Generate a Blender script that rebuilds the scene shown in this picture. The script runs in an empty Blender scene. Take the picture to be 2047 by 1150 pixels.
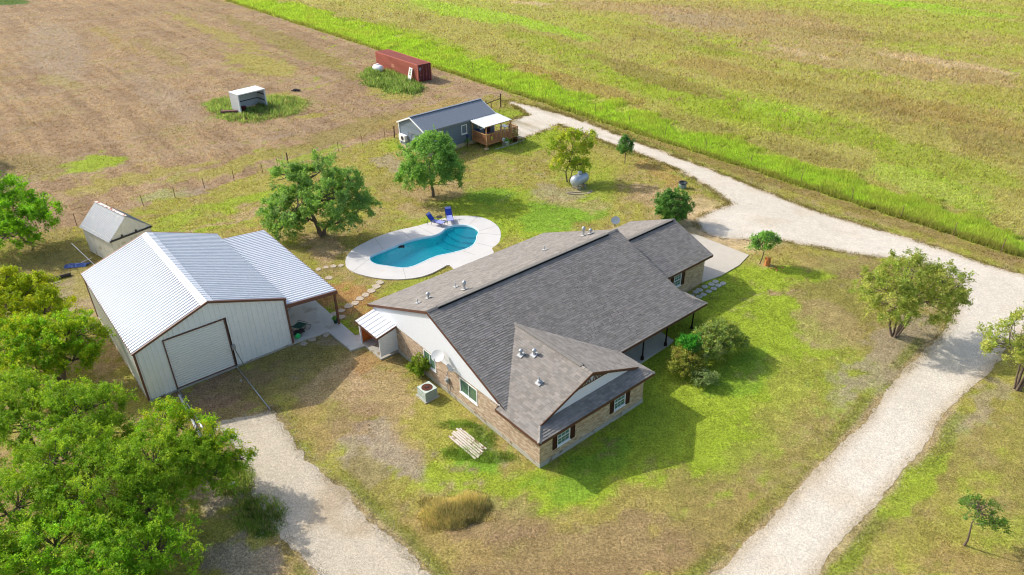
import bpy, math, random
import numpy as np
from mathutils import Matrix, Vector
random.seed(7); rng = np.random.default_rng(7)
R = math.radians; PI = math.pi
SC = bpy.context.scene
COL = SC.collection
# ---------------------------------------------------------------- camera, sky, sun, exposure
CAM_F, CAM_P, CAM_R, CAM_H = 1449.12, 0.5384, -0.0144, 29.556
cam_d = bpy.data.cameras.new('camera'); cam = bpy.data.objects.new('camera', cam_d); COL.objects.link(cam)
cam_d.lens = CAM_F / 2047 * 36; cam_d.sensor_width = 36; cam_d.clip_end = 6000; cam_d.clip_start = 0.5
cam.matrix_world = Matrix.Translation((0, 0, CAM_H)) @ Matrix.Rotation(PI/2 - CAM_P, 4, 'X') @ Matrix.Rotation(CAM_R, 4, 'Z')
SC.camera = cam
SUN_VEC = Vector((-1.285, 0.60, 1.0)).normalized()          # towards the sun
SUN_EL = math.asin(SUN_VEC.z); SUN_AZ = math.atan2(SUN_VEC.x, SUN_VEC.y)
world = bpy.data.worlds.new('World'); SC.world = world; world.use_nodes = True
wn = world.node_tree.nodes; bg = wn['Background']
sky = wn.new('ShaderNodeTexSky'); sky.sky_type = 'NISHITA'; sky.sun_disc = False
sky.sun_elevation = SUN_EL; sky.sun_rotation = SUN_AZ; sky.air_density = 1.0; sky.dust_density = 3.0
world.node_tree.links.new(sky.outputs[0], bg.inputs[0]); bg.inputs[1].default_value = 0.15
sd = bpy.data.lights.new('sun', 'SUN'); sd.energy = 3.0; sd.angle = R(0.5); sd.color = (1.0, 0.955, 0.88)
sun = bpy.data.objects.new('sun', sd); COL.objects.link(sun); sun.rotation_euler = SUN_VEC.to_track_quat('Z', 'Y').to_euler()
SC.view_settings.view_transform = 'Standard'; SC.view_settings.look = 'None'
SC.view_settings.exposure = 0.54; SC.view_settings.gamma = 1; SC.view_settings.use_curve_mapping = False
SC.cycles.filter_width = 1.1; SC.cycles.max_bounces = 7; SC.cycles.transparent_max_bounces = 12
SC.cycles.diffuse_bounces = 3; SC.cycles.glossy_bounces = 2; SC.cycles.transmission_bounces = 4
# ---------------------------------------------------------------- site frame and terrain
HX, HY, HA = 1.4077, 29.7306, 0.6933                        # the house corner: origin of the site frame
def frame(x, y, a): c, s = math.cos(a), math.sin(a); return lambda u, v: (x + c*u - s*v, y + s*u + c*v)
site = frame(HX, HY, HA)
def to_site(x, y):
    c, s = math.cos(HA), math.sin(HA); dx, dy = x-HX, y-HY
    return c*dx + s*dy, -s*dx + c*dy
def sm(t): t = np.clip(t, 0, 1); return t*t*(3-2*t)
def terr(x, y):
    u, v = to_site(np.asarray(x, float), np.asarray(y, float))
    return 0.5 * sm((u-9)/11) * sm(1-(np.abs(v-8)-6)/14) * sm(1-(u-30)/16)
def G(px, py, dz=0.0):
    """ground point seen at a photograph pixel"""
    c, s = math.cos(CAM_R), math.sin(CAM_R); a, b = px-1023.5, py-575
    u, v = c*a + s*b, -s*a + c*b
    cp, sp = math.cos(CAM_P), math.sin(CAM_P); x = u/CAM_F; up = -v/CAM_F
    y = cp + up*sp; zz = -sp + up*cp
    z = dz
    for _ in range(6):
        t = (z-CAM_H)/zz; X, Y = x*t, y*t; z = float(terr(X, Y)) + dz
    return X, Y, z
# ---------------------------------------------------------------- noise
def _h(ix, iy, seed):
    n = (ix.astype(np.int64)*374761393 + iy.astype(np.int64)*668265263 + seed*1274126177) & 0xffffffff
    n = ((n ^ (n >> 13))*1274126177) & 0xffffffff
    return ((n ^ (n >> 16)) & 0xffff)/65535.0
def vn(x, y, seed=0):
    x = np.asarray(x, float); y = np.asarray(y, float)
    ix = np.floor(x); iy = np.floor(y); fx = x-ix; fy = y-iy; fx = fx*fx*(3-2*fx); fy = fy*fy*(3-2*fy)
    a = _h(ix, iy, seed); b = _h(ix+1, iy, seed); c = _h(ix, iy+1, seed); d = _h(ix+1, iy+1, seed)
    return (a*(1-fx)+b*fx)*(1-fy) + (c*(1-fx)+d*fx)*fy
def fbm(x, y, sc, seed=0, o=4):
    r = 0; a = .5; f = 1/sc
    for i in range(o): r = r + a*(vn(x*f, y*f, seed+i*17)-.5); a *= .5; f *= 2.03
    return r*1.1                                             # about -0.5..0.5
# ---------------------------------------------------------------- mesh helpers
class MB:
    def __init__(s): s.V = []; s.F = []; s.C = None
    def add(s, vs, fs, col=None):
        b = len(s.V); s.V += [tuple(v) for v in vs]; s.F += [tuple(i+b for i in f) for f in fs]
        if col is not None:
            if s.C is None: s.C = []
            s.C += [col]*len(vs)
        return s
    def box(s, x0, x1, y0, y1, z0, z1, col=None):
        return s.add([(x0,y0,z0),(x1,y0,z0),(x1,y1,z0),(x0,y1,z0),(x0,y0,z1),(x1,y0,z1),(x1,y1,z1),(x0,y1,z1)],
                     [(0,3,2,1),(4,5,6,7),(0,1,5,4),(1,2,6,5),(2,3,7,6),(3,0,4,7)], col)
    def bar(s, p, q, w, h, up=(0,0,1), col=None):
        """rectangular bar from p to q, w across, h along up"""
        p = Vector(p); q = Vector(q); d = (q-p).normalized(); u = Vector(up); a = d.cross(u)
        if a.length < 1e-4: a = d.cross(Vector((0,1,0)))
        a.normalize(); u = a.cross(d); a *= w/2; u *= h/2
        return s.add([p-a-u, p+a-u, p+a+u, p-a+u, q-a-u, q+a-u, q+a+u, q-a+u],
                     [(0,1,2,3),(4,7,6,5),(0,4,5,1),(1,5,6,2),(2,6,7,3),(3,7,4,0)], col)
    def tube(s, pts, rs, n=8, cap=True):
        pts = [Vector(p) for p in pts]
        if not hasattr(rs, '__len__'): rs = [rs]*len(pts)
        b = len(s.V); V = []; F = []
        for i, p in enumerate(pts):
            d = (pts[min(i+1, len(pts)-1)] - pts[max(i-1, 0)])
            d = d.normalized() if d.length > 1e-9 else Vector((0,0,1))
            a = d.cross(Vector((0,0,1)) if abs(d.z) < .9 else Vector((1,0,0))).normalized(); c = d.cross(a)
            for k in range(n):
                t = 2*PI*k/n; V.append(p + (a*math.cos(t) + c*math.sin(t))*rs[i])
        for i in range(len(pts)-1):
            for k in range(n): F.append((i*n+k, i*n+(k+1)%n, (i+1)*n+(k+1)%n, (i+1)*n+k))
        if cap: F.append(tuple(range(n))[::-1]); F.append(tuple((len(pts)-1)*n+k for k in range(n)))
        return s.add(V, F)
    def prism(s, pts, z0, z1, col=None):
        n = len(pts); V = [(x,y,z0) for x,y in pts] + [(x,y,z1) for x,y in pts]
        return s.add(V, [tuple(range(n))[::-1], tuple(range(n, 2*n))] + [(i,(i+1)%n,(i+1)%n+n,i+n) for i in range(n)], col)
    def slab(s, pts, off, col=None):
        """planar 3d polygon given a thickness: off is the vector to its other face"""
        n = len(pts); o = Vector(off); V = [Vector(p) for p in pts] + [Vector(p)+o for p in pts]
        return s.add(V, [tuple(range(n)), tuple(range(n, 2*n))[::-1]] + [(i,i+n,(i+1)%n+n,(i+1)%n) for i in range(n)], col)
    def lathe(s, prof, n=16, c=(0,0,0)):
        V = []; F = []
        for r, z in prof:
            for k in range(n): t = 2*PI*k/n; V.append((c[0]+r*math.cos(t), c[1]+r*math.sin(t), c[2]+z))
        for i in range(len(prof)-1):
            for k in range(n): F.append((i*n+k, i*n+(k+1)%n, (i+1)*n+(k+1)%n, (i+1)*n+k))
        return s.add(V, F)
    def ribbed(s, o, wd, ld, nr, width, lens, pitch=.3, rib=.032, rw=.05, inset=.0, k0=0):
        """a ribbed metal sheet: profile runs along wd, the sheet runs along ld for a length given by lens(w)"""
        o, wd, ld, nr = map(Vector, (o, wd, ld, nr)); prof = [(0, 0)]
        w = pitch/2
        while w < width-.01:
            if w-rw > 0: prof += [(w-rw, 0), (w-rw*.7, rib)]
            if w+rw < width: prof += [(w+rw*.7, rib), (w+rw, 0)]
            w += pitch
        prof.append((width, 0)); V = []; F = []; n = len(prof)
        for w, h in prof: V.append(o+wd*w+nr*h)
        for w, h in prof: V.append(o+wd*w+nr*h+ld*lens(w))
        for i in range(n-1): F.append((i, i+1, n+i+1, n+i))
        V2 = [v-nr*.012 for v in V]; F2 = [tuple(j+2*n for j in f[::-1]) for f in F]
        return s.add(V+V2, F+F2+[(0, n, 3*n, 2*n), (n-1, 3*n-1, 4*n-1, 2*n-1)] + [(i, 2*n+i, 2*n+i+1, i+1) for i in range(n-1)] + [(n+i, n+i+1, 3*n+i+1, 3*n+i) for i in range(n-1)])
    def mesh(s, name, mat, smooth=False):
        me = bpy.data.meshes.new(name); me.from_pydata([tuple(v) for v in s.V], [], s.F)
        if s.C is not None:
            at = me.color_attributes.new('col', 'FLOAT_COLOR', 'POINT')
            at.data.foreach_set('color', np.array([tuple(c)+(1,) for c in s.C], 'f').ravel())
        if mat: me.materials.append(mat)
        if smooth: me.polygons.foreach_set('use_smooth', [True]*len(me.polygons))
        me.update(); return me
    def build(s, name, mat, parent=None, smooth=False, kind=None):
        me = s.mesh(name, mat, smooth)
        return link(name, me, parent, kind)
def link(name, me, parent=None, kind=None, loc=None, rz=0, label=None):
    o = bpy.data.objects.new(name, me); COL.objects.link(o)
    if parent: o.parent = parent
    if loc is not None: o.location = loc
    if rz: o.rotation_euler = (0, 0, rz)
    if kind: o['kind'] = kind
    if label: o['label'] = label
    return o
def thing(name, label, cat, loc=(0,0,0), rz=0, group=None):
    o = bpy.data.objects.new(name, None); COL.objects.link(o); o.empty_display_size = .3
    o.location = loc; o.rotation_euler = (0, 0, rz); o['label'] = label; o['category'] = cat
    if group: o['group'] = group
    return o
def tag(o, label, cat, group=None):
    o['label'] = label; o['category'] = cat
    if group: o['group'] = group
    return o
def copy_tree(o, parent=None):
    c = o.copy(); COL.objects.link(c)
    if parent: c.parent = parent
    for ch in list(o.children): copy_tree(ch, c)
    return c
def np_mesh(name, V, loops, nper, mat, cols=None, smooth=False):
    """fast mesh: V (n,3), faces all with nper corners"""
    me = bpy.data.meshes.new(name); V = np.ascontiguousarray(V, 'f'); L = np.ascontiguousarray(loops, 'i').ravel(); nf = len(L)//nper
    me.vertices.add(len(V)); me.vertices.foreach_set('co', V.ravel())
    me.loops.add(len(L)); me.loops.foreach_set('vertex_index', L)
    me.polygons.add(nf); me.polygons.foreach_set('loop_start', np.arange(0, nf*nper, nper, dtype='i')); me.polygons.foreach_set('loop_total', np.full(nf, nper, 'i'))
    if smooth: me.polygons.foreach_set('use_smooth', np.ones(nf, bool))
    if cols is not None:
        at = me.color_attributes.new('col', 'FLOAT_COLOR', 'POINT')
        at.data.foreach_set('color', np.ascontiguousarray(np.c_[cols, np.ones(len(cols))], 'f').ravel())
    me.materials.append(mat); me.update(calc_edges=True); return me
def clip(poly, edges):
    """Sutherland-Hodgman: poly and a convex ccw clip polygon, 2d"""
    out = poly
    for i in range(len(edges)):
        a = edges[i]; b = edges[(i+1) % len(edges)]; inp = out; out = []
        if not inp: break
        sd_ = lambda p: (b[0]-a[0])*(p[1]-a[1]) - (b[1]-a[1])*(p[0]-a[0])
        for j in range(len(inp)):
            p = inp[j]; q = inp[(j+1) % len(inp)]; dp, dq = sd_(p), sd_(q)
            if dp >= 0: out.append(p)
            if (dp >= 0) != (dq >= 0): t = dp/(dp-dq); out.append((p[0]+(q[0]-p[0])*t, p[1]+(q[1]-p[1])*t))
    return out
# ---------------------------------------------------------------- materials
def srgb(r, g, b): return tuple((c/255/12.92 if c/255 <= .04045 else ((c/255+.055)/1.055)**2.4) for c in (r, g, b))
MATS = {}
def mat(name, col=(.5,.5,.5), rough=.7, metal=0, var=.12, vs=6, fine=.08, fs=60, bump=0, bs=80, attr=False, spec=.3, dirt=None, ds=1.2, dth=.62):
    if name in MATS: return MATS[name]
    m = bpy.data.materials.new(name); m.use_nodes = True; nt = m.node_tree; N = nt.nodes; Lk = nt.links.new
    p = N['Principled BSDF']; p.inputs['Roughness'].default_value = rough; p.inputs['Metallic'].default_value = metal
    p.inputs['Specular IOR Level'].default_value = spec
    tc = N.new('ShaderNodeTexCoord'); co = tc.outputs['Object']
    if attr: a = N.new('ShaderNodeAttribute'); a.attribute_name = 'col'; src = a.outputs['Color']
    else: a = N.new('ShaderNodeRGB'); a.outputs[0].default_value = tuple(col)+(1,); src = a.outputs[0]
    def noise(sc, det=4):
        n = N.new('ShaderNodeTexNoise'); n.inputs['Scale'].default_value = sc; n.inputs['Detail'].default_value = det; Lk(co, n.inputs['Vector']); return n.outputs['Fac']
    def mul(src, fac, amp):
        mr = N.new('ShaderNodeMapRange'); mr.inputs[1].default_value = .25; mr.inputs[2].default_value = .75
        mr.inputs[3].default_value = 1-amp; mr.inputs[4].default_value = 1+amp; Lk(fac, mr.inputs[0])
        vm = N.new('ShaderNodeVectorMath'); vm.operation = 'SCALE'; Lk(src, vm.inputs[0]); Lk(mr.outputs[0], vm.inputs['Scale']); return vm.outputs[0]
    if var: src = mul(src, noise(vs), var)
    if fine: src = mul(src, noise(fs, 2), fine)
    if dirt:
        mr = N.new('ShaderNodeMapRange'); mr.inputs[1].default_value = dth; mr.inputs[2].default_value = dth+.12; Lk(noise(ds, 6), mr.inputs[0])
        mx = N.new('ShaderNodeMix'); mx.data_type = 'RGBA'; Lk(mr.outputs[0], mx.inputs[0]); Lk(src, mx.inputs[6]); mx.inputs[7].default_value = tuple(dirt)+(1,); src = mx.outputs[2]
    Lk(src, p.inputs['Base Color'])
    if bump:
        b = N.new('ShaderNodeBump'); b.inputs['Strength'].default_value = min(1, bump*10); b.inputs['Distance'].default_value = bump; Lk(noise(bs, 5), b.inputs['Height']); Lk(b.outputs[0], p.inputs['Normal'])
    MATS[name] = m; return m
def leafmat(name, transl=.35, rough=.55, tint=(1.45, 1.4, .6)):
    if name in MATS: return MATS[name]
    m = bpy.data.materials.new(name); m.use_nodes = True; nt = m.node_tree; N = nt.nodes; Lk = nt.links.new; out = N['Material Output']
    p = N['Principled BSDF']; p.inputs['Roughness'].default_value = rough; p.inputs['Specular IOR Level'].default_value = .12
    a = N.new('ShaderNodeAttribute'); a.attribute_name = 'col'; Lk(a.outputs['Color'], p.inputs['Base Color'])
    t = N.new('ShaderNodeBsdfTranslucent'); vm = N.new('ShaderNodeVectorMath'); vm.operation = 'MULTIPLY'; vm.inputs[1].default_value = tint
    Lk(a.outputs['Color'], vm.inputs[0]); Lk(vm.outputs[0], t.inputs[0])
    mx = N.new('ShaderNodeMixShader'); mx.inputs[0].default_value = transl; Lk(p.outputs[0], mx.inputs[1]); Lk(t.outputs[0], mx.inputs[2]); Lk(mx.outputs[0], out.inputs[0])
    MATS[name] = m; return m
def ground_mat(name, rough=.95, bump=.05, grain=0.0, amps=(.06,.20,.34,.42), fsc=19):
    m = bpy.data.materials.new(name); m.use_nodes = True; nt = m.node_tree; N = nt.nodes; Lk = nt.links.new
    p = N['Principled BSDF']; p.inputs['Roughness'].default_value = rough; p.inputs['Specular IOR Level'].default_value = .1
    a = N.new('ShaderNodeAttribute'); a.attribute_name = 'col'; src = a.outputs['Color']
    tc = N.new('ShaderNodeTexCoord'); co = tc.outputs['Object']; hs = []
    for sc, amp, det in ((.35, amps[0], 5), (1.6, amps[1], 6), (7, amps[2], 6), (fsc, amps[3]+grain, 3)):
        n = N.new('ShaderNodeTexNoise'); n.inputs['Scale'].default_value = sc; n.inputs['Detail'].default_value = det; Lk(co, n.inputs['Vector']); hs.append(n)
        mr = N.new('ShaderNodeMapRange'); mr.inputs[1].default_value = .3; mr.inputs[2].default_value = .7; mr.inputs[3].default_value = 1-amp; mr.inputs[4].default_value = 1+amp; Lk(n.outputs['Fac'], mr.inputs[0])
        vm = N.new('ShaderNodeVectorMath'); vm.operation = 'SCALE'; Lk(src, vm.inputs[0]); Lk(mr.outputs[0], vm.inputs['Scale']); src = vm.outputs[0]
    Lk(src, p.inputs['Base Color'])
    ad = N.new('ShaderNodeMath'); ad.operation = 'ADD'; Lk(hs[2].outputs['Fac'], ad.inputs[0]); Lk(hs[3].outputs['Fac'], ad.inputs[1])
    b = N.new('ShaderNodeBump'); b.inputs['Strength'].default_value = .7; b.inputs['Distance'].default_value = bump; Lk(ad.outputs[0], b.inputs['Height']); Lk(b.outputs[0], p.inputs['Normal'])
    return m
# ---------------------------------------------------------------- ground regions
def ring(pts): return np.array([G(*p)[:2] for p in pts])
def inpoly(x, y, P):
    ins = np.zeros(np.shape(x), bool); n = len(P)
    for i in range(n):
        x0, y0 = P[i]; x1, y1 = P[(i+1) % n]
        if y0 == y1: continue
        ins ^= ((y0 > y) != (y1 > y)) & (x < (x1-x0)*(y-y0)/(y1-y0)+x0)
    return ins
def sdist(x, y, P):
    """signed distance, positive inside"""
    d = np.full(np.shape(x), 1e9); n = len(P)
    for i in range(n):
        ax, ay = P[i]; bx, by = P[(i+1) % n]; ex, ey = bx-ax, by-ay; L2 = ex*ex+ey*ey+1e-12
        t = np.clip(((x-ax)*ex+(y-ay)*ey)/L2, 0, 1); d = np.minimum(d, np.hypot(x-ax-t*ex, y-ay-t*ey))
    return np.where(inpoly(x, y, P), d, -d)
LANE = ring([(1006,203),(1020,202),(1060,211),(1120,227),(1180,247),(1250,275),(1330,305),(1400,331),(1480,362),(1560,395),(1640,425),(1720,449),(1830,481),(1950,521),(2047,551),(2150,588),
  (2200,640),(2110,655),(2047,668),(2010,700),(1985,735),(1960,760),(1885,830),(1870,852),(1862,880),(1800,950),(1720,1040),(1630,1150),(1560,1235),(1340,1235),(1425,1150),(1540,1040),(1620,955),(1690,880),(1722,850),
  (1785,765),(1850,700),(1885,662),(1908,622),(1918,592),(1905,562),(1870,535),(1800,520),(1700,508),(1640,496),(1560,481),(1500,480),(1440,478),(1400,462),(1388,440),(1415,424),(1460,408),(1440,392),(1400,365),(1360,342),(1300,317),(1240,296),(1175,272),(1118,250),(1102,258),(1048,276),(1036,284),(1018,262),(1022,240),(1056,230),(1030,214)])
LANE3 = ring([(418,848),(470,838),(545,820),(575,862),(610,915),(645,945),(690,988),(740,1040),(795,1085),(850,1150),(930,1240),(700,1240),(640,1150),(600,1105),(560,1070),(530,1030),(505,985),(485,940),(465,890),(440,860)])
STRIP = ring([(2250,590),(2047,522),(1905,472),(1702,402),(1480,325),(1250,245),(1050,180),(905,128),(760,85),(600,45),(440,0),(380,-18),(520,-18),(620,8),(700,30),(780,48),(850,75),(960,110),(1080,150),(1200,188),(1330,232),(1480,285),(1640,335),(1800,392),(1950,438),(2047,470),(2250,530)])
FIELD = ring([(-300,560),(0,482),(80,466),(154,449),(287,410),(410,376),(525,345),(677,303),(789,270),(905,218),(985,190),(1030,196),(905,130),(760,86),(600,46),(440,0),(350,-40),(-500,-60),(-700,300)])
DECK = ring([(690,530),(692,515),(705,500),(727,488),(757,474),(790,463),(830,455),(858,447),(885,439),(905,434),(930,433),(955,434.5),(978,441),(995,452),(1002,465),(1000,480),(993,494),(1003,508),(1010,525),(925,562),(906,538),(897,530),(880,540),(860,550),(835,557.5),(800,561),(770,560),(740,556),(712,548.5),(695,539)])
POOL = ring([(738,519),(742,512.6),(767,503),(794,492),(817,483),(842,477),(867,473),(881.5,467),(890,458),(902,453),(921,450.7),(940,452.6),(952.5,457),(958.7,464.7),(953.5,473),(952.5,483.5),(944,494),(925,502),(900,508.5),(877,512.7),(860.6,519),(842,528),(825,535.6),(806,538),(790,536.6),(773,533.5),(754,531.4),(742,526)])
def smooth_ring(P, it=2):
    for _ in range(it):
        Q = np.roll(P, -1, 0); P = np.stack([P*.75+Q*.25, P*.25+Q*.75], 1).reshape(-1, 2)
    return P
DECK = smooth_ring(DECK, 1); POOL = smooth_ring(POOL)
SHOP = (-23.1026, 36.0112, 0.6799); CABIN = (-9.5467, 78.6495, 0.7124); OLD = (-33.0989, 53.6406, 0.9131); BOXC = (-13.7129, 110.5232, 0.6913)
def local_rect(fr, u0, u1, v0, v1): f = frame(*fr); return np.array([f(u0,v0), f(u1,v0), f(u1,v1), f(u0,v1)])
HS = (HX, HY, HA)
FOOT = [local_rect(HS, 0, 8.58, 0, 17.6), local_rect(HS, 8.5, 16.9, 2.7, 17.6), local_rect(HS, 16.8, 22.6, 6.1, 13.6), local_rect(SHOP, 0, 9.68, 0, 12.74), local_rect(CABIN, 0, 10.2, 0, 5.1), local_rect(OLD, 0, 3.44, 0, 5), local_rect(BOXC, 0, 2.44, 0, 12.19)]
SLABS = [local_rect(SHOP, 9.6, 13.6, -.3, 12.7), local_rect(SHOP, 12.3, 13.7, -3.4, -.2), local_rect(SHOP, 12.3, 15.6, -4.3, -3.3), local_rect(HS, 22.5, 30.0, 6.4, 13.4)]
S3 = srgb
LG, VG, YG, OL = S3(154,172,54), S3(126,162,52), S3(166,158,80), S3(152,140,82)
TAN, BR, GRY, TG, DG = S3(182,156,120), S3(158,132,102), S3(172,156,136), S3(164,192,66), S3(76,110,40)
SAND, ORG, GOLD, FY = S3(205,182,148), S3(180,140,88), S3(168,146,90), S3(174,168,92)
K = 0.84
def A_(c): return np.array(c)*K
# patches on the ground: colour, centre and half-axes in photograph pixels, tilt in degrees, strength
PATCH = [
 # front lawn
 (LG,1470,690,250,190,-30,1),(LG,1300,900,290,140,-38,1),(LG,1560,600,190,120,0,1),(LG,1430,850,200,110,-40,.9),(VG,1180,930,110,40,-35,.7),(LG,1560,600,110,70,10,.9),(YG,1620,770,90,70,-40,.5),(LG,1700,760,60,50,-35,.5),(VG,1480,740,60,45,-30,.6),
 (OL,1690,600,120,70,20,.8),(TAN,1650,640,90,45,20,.45),(GRY,1790,710,110,50,-35,.65),(BR,1700,540,120,28,12,.5),(OL,1520,900,110,40,-42,.3),(GOLD,1250,1080,330,110,-8,.75),(BR,1150,1120,300,70,-5,.6),(OL,1440,1020,80,70,-40,.5),
 (SAND,1500,545,90,18,10,.0),(GOLD,1560,510,80,16,8,.6),
 # west side of the house
 (LG,900,920,110,60,35,.8),(VG,960,900,75,42,40,1),(VG,905,850,50,22,40,.6),(LG,1010,985,110,35,15,.8),(YG,850,830,110,60,35,.7),(GRY,790,890,75,45,30,.8),(TAN,750,800,85,55,10,.7),(TAN,650,760,95,50,-15,.75),(BR,690,840,70,50,-20,.5),
 (GRY,715,920,60,40,20,.7),(GOLD,620,850,70,40,45,.7),(OL,740,960,60,40,30,.6),(GOLD,900,1080,130,60,15,.7),(BR,1010,1040,110,50,10,.6),(ORG,740,735,55,20,0,.5),(TAN,830,870,40,25,30,.4),(GRY,1000,900,14,60,-50,.5),
 # in front of the metal shop
 (BR,450,790,90,55,-20,1),(OL,560,740,130,50,-22,.9),(BR,480,760,90,20,-22,.5),(GRY,660,690,50,10,-20,.5),(OL,420,820,60,30,0,.5),
 # back garden
 (LG,1010,430,190,55,-5,.9),(VG,1120,430,110,35,-8,.8),(VG,990,395,50,14,0,.8),(LG,1180,360,60,60,0,.6),(YG,1210,310,60,40,10,.6),(GRY,1120,385,50,14,5,.6),(TAN,1150,405,80,12,5,.5),(TAN,1330,400,70,30,20,.7),(ORG,1330,345,55,18,25,.4),
 (TAN,880,385,50,22,0,.6),(TAN,840,425,60,16,5,.6),(ORG,700,590,65,38,10,.9),(TAN,650,500,40,30,0,.7),(YG,790,340,70,30,-5,.6),(LG,790,290,40,14,-10,.8),(GRY,780,325,36,18,0,.6),(YG,640,370,100,40,-15,.4),(LG,830,570,90,22,-15,.6),(OL,900,520,60,20,-20,.2),
 (LG,430,420,150,14,-15,.75),(LG,400,458,120,10,-17,.8),(YG,560,360,120,10,-16,.8),(TAN,460,437,130,4,-17,.8),(TAN,540,407,100,4,-17,.6),(GOLD,520,455,70,10,-15,.6),(LG,500,400,60,8,-16,.7),
 (LG,1060,285,70,22,-10,.8),(GOLD,1170,300,40,10,0,.3),(LG,1090,275,30,10,0,.6),(LG,1000,245,30,10,0,.7),(LG,665,640,60,30,35,1),(LG,715,690,30,20,0,.8),(LG,1410,560,70,20,25,.9),(LG,1010,230,30,12,0,.8),(YG,1040,205,30,6,0,.6),
 # lower right
 (OL,1950,880,150,60,-35,.5),(LG,1800,990,160,34,-42,.8),(LG,1700,1110,90,40,-42,.7),(LG,2000,1050,100,30,-10,.4),(GRY,1960,800,70,30,-30,.5),(GOLD,1960,1130,150,30,0,.6),(YG,1880,1080,90,40,-20,.6),(OL,2030,960,60,60,0,.5),
 # under the left trees
 (OL,90,520,120,50,0,.8),(GRY,160,600,60,60,0,.5),(YG,190,560,40,30,0,.6),(TAN,250,700,30,50,-30,.7),(LG,230,480,30,12,-20,.5),(DG,520,1020,60,40,40,.9),(VG,470,950,60,50,30,.6),(GOLD,560,1100,50,40,30,.8),(GRY,420,1000,70,40,0,.8),(GRY,470,1120,90,40,0,.8),(TAN,600,1130,40,30,0,.5),(BR,430,910,60,20,0,.5),
 # left field
 (LG,190,325,62,16,-8,.9),(YG,520,130,75,22,12,.75),(LG,620,150,1,1,0,.0),(VG,445,215,36,18,-5,.95),(YG,560,205,55,22,0,.8),(LG,790,160,50,18,15,.9),(YG,770,175,60,20,15,.8),(OL,820,120,60,12,20,.3),(YG,620,230,30,7,-10,.8),
 (YG,300,350,150,10,-14,.7),(YG,500,322,150,12,-15,.8),(OL,700,262,150,16,-17,.7),(GOLD,850,225,90,14,-17,.8),(LG,640,305,60,7,-16,.7),(LG,330,390,50,8,-15,.7),(GRY,350,385,60,6,-15,.5),(OL,60,330,80,30,0,.5),(GOLD,60,400,60,16,0,.5),
 (OL,560,80,170,14,22,.7),(OL,640,120,120,14,24,.7),(YG,420,60,140,8,22,.6),(GRY,110,100,50,80,-50,.45),(GRY,320,190,90,30,30,.3),(YG,120,165,60,12,10,.35),(GOLD,230,80,60,8,35,.6),(OL,320,105,70,12,30,.5),(DG,20,5,40,6,0,.9),
 # right field
 (TG,900,20,120,12,14,.8),(TG,1050,45,150,11,14,.85),(LG,830,75,120,16,16,.7),(LG,1150,110,200,20,18,.6),(LG,1350,190,230,24,16,.7),(LG,1620,250,200,26,12,.7),(LG,1880,330,170,34,14,.6),(TG,1850,370,160,26,18,.5),(LG,1480,215,110,24,14,.7),(TG,1560,220,90,14,12,.5),
 (GOLD,1120,160,190,16,16,.7),(OL,1300,150,180,14,17,.7),(GOLD,1450,140,150,16,12,.6),(BR,1330,75,150,14,12,.4),(OL,1680,190,190,12,14,.5),(GOLD,1900,230,190,22,14,.5),(OL,2000,290,120,22,14,.5),(OL,1400,255,120,20,14,.6),(OL,1620,310,120,16,14,.6),(YG,1250,60,120,10,12,.5),
 (TAN,1750,120,330,30,7,.6),(TAN,1500,50,260,34,6,.6),(TAN,1250,15,160,12,4,.6),(SAND,1880,125,150,8,8,.6),(SAND,1600,105,90,5,12,.5),(SAND,1060,7,50,3,4,.7),(GRY,1400,40,90,14,6,.4),(TG,1800,8,110,6,4,.9),(TG,1900,22,150,7,6,.7),(YG,1560,165,120,9,10,.6),(LG,1430,105,70,6,8,.5),(OL,1700,70,150,10,5,.5),(YG,2000,190,80,16,8,.6),
]
PW = []
for c, cx, cy, rx, ry, rot, st in PATCH:
    a = R(rot); o = np.array(G(cx, cy)[:2]); e1 = np.array(G(cx+rx*math.cos(a), cy+rx*math.sin(a))[:2])-o; e2 = np.array(G(cx-ry*math.sin(a), cy+ry*math.cos(a))[:2])-o
    PW.append((A_(c), o, np.linalg.inv(np.stack([e1, e2], 1)), st, max(np.linalg.norm(e1), np.linalg.norm(e2))))
def mix(c, d, t): return c*(1-t[..., None]) + np.array(d)*t[..., None]
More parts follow.
